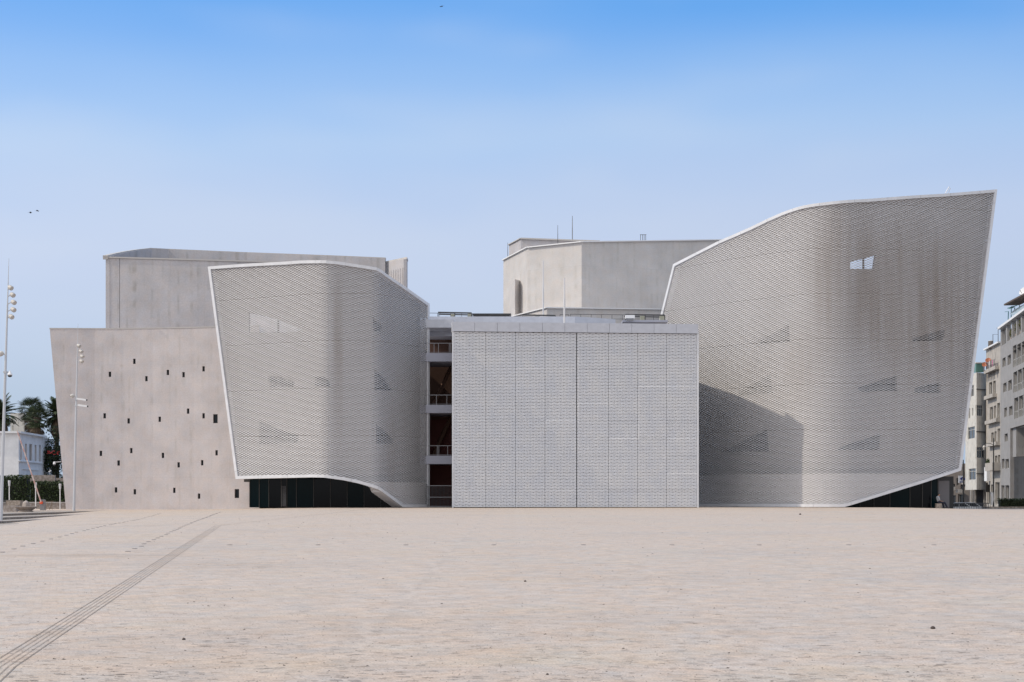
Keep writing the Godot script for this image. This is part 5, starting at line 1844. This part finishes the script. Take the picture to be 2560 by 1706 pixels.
	extrude_front(st, [Vector2(59.83, 2.35), Vector2(60.20, 2.30), Vector2(60.25, 1.40), Vector2(60.10, 0.75), Vector2(59.92, 0.75), Vector2(59.95, 1.75)], -200.0, -200.03)
	obj("cloth", st, fl)


func car(label, at, paint, y):
	# seen end to side across the street: length along x
	var t = thing("parked_car", label, "car", Vector3(at.x, y, at.z), "cars parked behind the fence")
	var o = Vector3(at.x, y, at.z)
	var st = start(paint)
	var side_pts = []
	for p in [[-2.1, 0.3], [-2.15, 0.75], [-1.95, 0.92], [-1.1, 1.0], [-0.5, 1.44], [0.7, 1.48], [1.5, 1.02], [2.0, 0.95], [2.15, 0.7], [2.1, 0.3]]:
		side_pts.append(Vector2(o.x + p[0], o.y + p[1]))
	extrude_front(st, side_pts, o.z + 0.85, o.z - 0.85)
	obj("body", st, t)
	st = start(M.glass_dark)
	for z in [0.862, -0.862]:
		quad(st, o + Vector3(-0.95, 1.02, z), o + Vector3(-0.45, 1.38, z), o + Vector3(0.08, 1.41, z), o + Vector3(0.08, 1.02, z))
		quad(st, o + Vector3(0.14, 1.02, z), o + Vector3(0.14, 1.41, z), o + Vector3(0.66, 1.41, z), o + Vector3(1.3, 1.04, z))
	obj("side_window", st, t)
	for x in [-1.3, 1.3]:
		for z in [0.72, -0.72]:
			st = start(M.black)
			tube(st, o + Vector3(x, 0.32, z - 0.1), o + Vector3(x, 0.32, z + 0.16), 0.32, 0.32, 16)
			var w = obj("wheel", st, t)
			st = start(M.rail)
			tube(st, o + Vector3(x, 0.32, z + signf(z) * 0.12), o + Vector3(x, 0.32, z + signf(z) * 0.17), 0.2, 0.19, 12)
			obj("rim", st, w)
	st = start(M.trim)
	for z in [0.6, -0.6]:
		bx(st, o + Vector3(-2.12, 0.75, z), Vector3(0.08, 0.14, 0.34))
	obj("headlight", st, t)


# ---- small things: ground lights, pebbles, birds, the seated person

func small_things():
	var disc = start(mat(lin(0.19, 0.165, 0.155), 0.6))
	lathe(disc, Vector3.ZERO, Vector3.UP, [Vector2(0.075, -0.05), Vector2(0.075, 0.008), Vector2(0.055, 0.012), Vector2(0.001, 0.012)], 12)
	disc.generate_normals()
	var puck = disc.commit()
	var lines = [[Vector2(-10.2, 42.5), Vector2(-23.2, 127.0), 44, "small dark stud in the paving, in the slanting row nearest the slot drain", "studs in the right slanting row"], [Vector2(-13.4, 42.0), Vector2(-28.4, 129.0), 40, "small dark stud in the paving, in the slanting row nearer the steps", "studs in the left slanting row"], [Vector2(-8.4, 47.5), Vector2(15.2, 47.5), 10, "small dark stud in the paving, in the straight row across the plaza", "studs in the row across the plaza"]]
	for l in lines:
		for k in l[2]:
			var p = l[0].lerp(l[1], k / float(l[2] - 1))
			var o = copy_of("ground_stud", puck, Transform3D(Basis(), on_ground(p.x + rng.randf_range(-0.05, 0.05), p.y, 0.002)))
			tag(o, l[3], "ground stud", l[4])
	# scattered grit, leaves and chewing gum
	var chip = start(mat(lin(0.07, 0.055, 0.045), 0.9))
	for q in [[Vector3(-1, 0, 0), Vector3(0.1, 0.5, 0.6), Vector3(1, 0.1, 0)], [Vector3(1, 0.1, 0), Vector3(0.1, 0.5, 0.6), Vector3(0, 0, -0.8)], [Vector3(0, 0, -0.8), Vector3(0.1, 0.5, 0.6), Vector3(-1, 0, 0)]]:
		tri(chip, q[0], q[1], q[2])
	chip.generate_normals()
	var mm = MultiMesh.new()
	mm.transform_format = MultiMesh.TRANSFORM_3D
	mm.mesh = chip.commit()
	mm.instance_count = 4500
	for i in 4500:
		var d = 13.0 + 95.0 * pow(rng.randf(), 2.0)
		var x = rng.randf_range(-0.34, 0.34) * d
		var s = rng.randf_range(0.004, 0.011) * (1.0 + (1.2 if rng.randf() < 0.06 else 0.0)) * (0.75 + d / 60.0)
		mm.set_instance_transform(i, Transform3D(Basis(Vector3.UP, rng.randf() * TAU).scaled(Vector3(s, s * 0.8, s)), on_ground(x, d, 0.001)))
	var grit = MultiMeshInstance3D.new()
	grit.name = "grit"
	grit.multimesh = mm
	add_child(grit)
	tag(grit, "scattered dark grit and crumbs lying all over the plaza paving", "grit")
	grit.set_meta("kind", "stuff")
	var pebbles = [[2333.0, 1573.0, 0.045, "dark pebble lying on the plaza in the lower right"], [459.0, 1600.5, 0.03, "dark crumpled leaf lying on the plaza in the lower left"], [1313.0, 1455.0, 0.035, "dark pebble lying alone in the middle of the plaza"], [2001.0, 1287.5, 0.12, "dark lump lying on the far plaza in front of the right mesh tower"], [1368.5, 1688.0, 0.02, "small dark pebble at the bottom centre of the plaza"]]
	for p in pebbles:
		var d = 20.0
		for k in 20:
			d = (1.65 - ground_height((p[0] - 1280) * d / 4000.0, d)) * 4000.0 / (p[1] - 1245)
		var c = on_ground((p[0] - 1280) * d / 4000.0, d)
		var st = start(mat(lin(0.06, 0.045, 0.04), 0.9))
		var r = p[2] * 0.7
		lathe(st, c, Vector3.UP, [Vector2(r * 0.8, 0), Vector2(r, r * 0.35), Vector2(r * 0.7, r * 0.8), Vector2(r * 0.2, r * 1.05), Vector2(0.001, r * 1.06)], 9)
		tag(obj("pebble", st), p[3], "pebble")
	# three distant birds
	for q in [[75.0, 531.5, 0.3, "distant flying bird in the left sky, the left of a pair"], [93.0, 527.5, -0.2, "distant flying bird in the left sky, the right of a pair"], [1105.5, 15.5, 1.4, "distant dark bird flying alone at the top of the sky"]]:
		var d = 150.0
		var c = Vector3((q[0] - 1280) * d / 4000.0, 1.65 + (1245 - q[1]) * d / 4000.0, -d)
		var b = thing("bird", q[3], "bird", c)
		var st = start(M.black)
		var dir = Vector3(cos(q[2]), 0, -sin(q[2])).normalized()
		lathe(st, c, dir, [Vector2(0.004, -0.14), Vector2(0.03, -0.06), Vector2(0.04, 0.02), Vector2(0.03, 0.09), Vector2(0.018, 0.13), Vector2(0.001, 0.17)], 8)
		var sp = dir.cross(Vector3.UP)
		for s in [-1.0, 1.0]:
			tri(st, c + dir * 0.08, c + sp * s * 0.15 + Vector3(0, 0.06 * s, 0) + dir * 0.07, c - dir * 0.05)
			tri(st, c + sp * s * 0.15 + Vector3(0, 0.06 * s, 0) + dir * 0.07, c + sp * s * 0.27 + Vector3(0, 0.02 * s, 0) - dir * 0.04, c - dir * 0.05)
		tri(st, c - dir * 0.1, c - dir * 0.22 + sp * 0.05, c - dir * 0.22 - sp * 0.05)
		obj("body", st, b)
	person()


func capsule(p, a, b, ra, rb):
	var t = clampf((p - a).dot(b - a) / (b - a).length_squared(), 0.0, 1.0)
	return p.distance_to(a.lerp(b, t)) - lerpf(ra, rb, t)


func net(st, bones, lo, hi, cell, soft):
	# surface nets over the smooth union of tapered capsules
	var n = Vector3i(((hi - lo) / cell).ceil())
	var f = PackedFloat32Array()
	f.resize((n.x + 1) * (n.y + 1) * (n.z + 1))
	for z in n.z + 1:
		for y in n.y + 1:
			for x in n.x + 1:
				var p = lo + Vector3(x, y, z) * cell
				var d = 9.0
				for b in bones:
					var e = capsule(p, b[0], b[1], b[2], b[3])
					var h = clampf(0.5 + 0.5 * (d - e) / soft, 0.0, 1.0)
					d = lerpf(d, e, h) - soft * h * (1.0 - h)
				f[(z * (n.y + 1) + y) * (n.x + 1) + x] = d
	var at = {}
	for z in n.z:
		for y in n.y:
			for x in n.x:
				var sum = Vector3.ZERO
				var hits = 0
				for e in [[0, 0, 0, 1, 0, 0], [0, 1, 0, 1, 1, 0], [0, 0, 1, 1, 0, 1], [0, 1, 1, 1, 1, 1], [0, 0, 0, 0, 1, 0], [1, 0, 0, 1, 1, 0], [0, 0, 1, 0, 1, 1], [1, 0, 1, 1, 1, 1], [0, 0, 0, 0, 0, 1], [1, 0, 0, 1, 0, 1], [0, 1, 0, 0, 1, 1], [1, 1, 0, 1, 1, 1]]:
					var v0 = f[((z + e[2]) * (n.y + 1) + y + e[1]) * (n.x + 1) + x + e[0]]
					var v1 = f[((z + e[5]) * (n.y + 1) + y + e[4]) * (n.x + 1) + x + e[3]]
					if (v0 < 0.0) != (v1 < 0.0):
						sum += Vector3(e[0], e[1], e[2]).lerp(Vector3(e[3], e[4], e[5]), v0 / (v0 - v1))
						hits += 1
				if hits:
					at[Vector3i(x, y, z)] = lo + (Vector3(x, y, z) + sum / hits) * cell
	st.set_smooth_group(0)
	for c in at:
		for ax in 3:
			var u = Vector3i.ZERO
			u[ax] = 1
			var v = Vector3i.ZERO
			v[(ax + 1) % 3] = 1
			var w = Vector3i.ZERO
			w[(ax + 2) % 3] = 1
			var a0 = f[(c.z * (n.y + 1) + c.y) * (n.x + 1) + c.x]
			var q = c + u
			var a1 = f[(q.z * (n.y + 1) + q.y) * (n.x + 1) + q.x]
			if (a0 < 0.0) == (a1 < 0.0) or not at.has(c - v) or not at.has(c - w) or not at.has(c - v - w):
				continue
			if a0 < 0.0:
				quad(st, at[c - v - w], at[c - w], at[c], at[c - v])
			else:
				quad(st, at[c - v - w], at[c - v], at[c], at[c - w])
	st.set_smooth_group(-1)


func person():
	# sits on a low block by the end wall of the right tower, turned to the right
	var seat = start(M.step)
	var base = on_ground(39.76, 148.9)
	bx(seat, base + Vector3(-0.05, 0.22, 0), Vector3(0.5, 0.46, 0.5))
	tag(obj("stone_block", seat), "low stone block under the seated person by the right tower's glass", "stone block")
	var t = thing("person", "person in dark trousers and pale grey shirt seated beside the right tower's glass", "person", base)
	var o = base
	var hip = o + Vector3(-0.02, 0.56, 0)
	var chest = o + Vector3(-0.1, 0.98, 0.0)
	var neck = o + Vector3(-0.06, 1.14, 0)
	var head = o + Vector3(0.0, 1.28, 0.0)
	var body = [[hip + Vector3(0, 0, 0.08), hip + Vector3(0, 0, -0.08), 0.13, 0.13], [hip, chest, 0.13, 0.15], [chest + Vector3(0, 0.05, 0.14), chest + Vector3(0, 0.05, -0.14), 0.07, 0.07], [chest, neck, 0.1, 0.06], [neck, head, 0.055, 0.06], [head + Vector3(-0.015, 0.02, 0), head + Vector3(0.02, -0.03, 0), 0.095, 0.075], [head + Vector3(0.085, -0.01, 0), head + Vector3(0.1, -0.025, 0), 0.016, 0.018]]
	var hands = []
	for s in [-1.0, 1.0]:
		var knee = o + Vector3(0.44 + 0.06 * s, 0.52, 0.13 * s)
		var ankle = o + Vector3(0.6 + 0.12 * s, 0.09, 0.14 * s)
		body.append_array([[hip + Vector3(0.03, 0, 0.1 * s), knee, 0.1, 0.065], [knee, ankle, 0.062, 0.045], [ankle, ankle + Vector3(0.18, -0.045, 0), 0.045, 0.035]])
		var elbow = o + Vector3(0.02, 0.74, 0.22 * s)
		var wrist = o + Vector3(0.26, 0.64, 0.14 * s)
		body.append_array([[chest + Vector3(0, 0.06, 0.17 * s), elbow, 0.055, 0.042], [elbow, wrist, 0.042, 0.03]])
		var hand = [[wrist - Vector3(0.04, 0, 0), wrist, 0.029, 0.029], [wrist, wrist + Vector3(0.09, -0.02, -0.01 * s), 0.028, 0.03]]
		for k in 4:
			hand.append([wrist + Vector3(0.09, -0.02, (k - 1.5) * 0.018), wrist + Vector3(0.15 - absf(k - 1.3) * 0.012, -0.045, (k - 1.5) * 0.02), 0.009, 0.008])
		hand.append([wrist + Vector3(0.04, 0.0, -0.03 * s), wrist + Vector3(0.09, 0.0, -0.06 * s), 0.011, 0.009])
		hands.append([wrist, hand])
	var st = start(M.skin_tone)
	net(st, body, o + Vector3(-0.34, -0.02, -0.36), o + Vector3(0.98, 1.46, 0.36), 0.045, 0.035)
	for hand in hands:
		net(st, hand[1], hand[0] - Vector3.ONE * 0.06, hand[0] + Vector3(0.2, 0.06, 0.07), 0.012, 0.006)
	obj("body", st, t)
	# clothes follow the body a little outside it
	st = start(mat(lin(0.012, 0.014, 0.03), 0.8))
	var legs = [[hip + Vector3(0, 0, 0.08), hip + Vector3(0, 0, -0.08), 0.15, 0.15]]
	for s in [-1.0, 1.0]:
		var knee = o + Vector3(0.44 + 0.06 * s, 0.52, 0.13 * s)
		var ankle = o + Vector3(0.6 + 0.12 * s, 0.12, 0.14 * s)
		legs.append_array([[hip + Vector3(0.03, 0, 0.1 * s), knee, 0.118, 0.085], [knee, ankle, 0.082, 0.068]])
	net(st, legs, o + Vector3(-0.3, -0.02, -0.36), o + Vector3(0.98, 0.8, 0.36), 0.045, 0.03)
	obj("trousers", st, t)
	st = start(mat(lin(0.30, 0.31, 0.33), 0.85))
	var shirt = [[hip + Vector3(0, 0.1, 0), chest, 0.155, 0.17], [chest + Vector3(0, 0.05, 0.14), chest + Vector3(0, 0.05, -0.14), 0.09, 0.09], [chest, chest + Vector3(0.01, 0.1, 0), 0.12, 0.09]]
	for s in [-1.0, 1.0]:
		shirt.append([chest + Vector3(0, 0.06, 0.17 * s), o + Vector3(0.01, 0.78, 0.22 * s), 0.075, 0.065])
	net(st, shirt, o + Vector3(-0.36, 0.46, -0.38), o + Vector3(0.24, 1.26, 0.38), 0.045, 0.03)
	obj("shirt", st, t)
	st = start(M.black)
	net(st, [[head + Vector3(-0.03, 0.045, 0), head + Vector3(-0.045, -0.01, 0), 0.092, 0.08]], head - Vector3(0.16, 0.13, 0.14), head + Vector3(0.12, 0.18, 0.14), 0.025, 0.02)
	obj("hair", st, t)
	for s in [-1.0, 1.0]:
		st = start(M.black)
		var an = o + Vector3(0.6 + 0.12 * s, 0.05, 0.14 * s)
		net(st, [[an + Vector3(-0.03, 0, 0), an + Vector3(0.2, -0.01, 0), 0.055, 0.045]], an - Vector3(0.12, 0.07, 0.09), an + Vector3(0.3, 0.09, 0.09), 0.025, 0.02)
		obj("shoe", st, t)
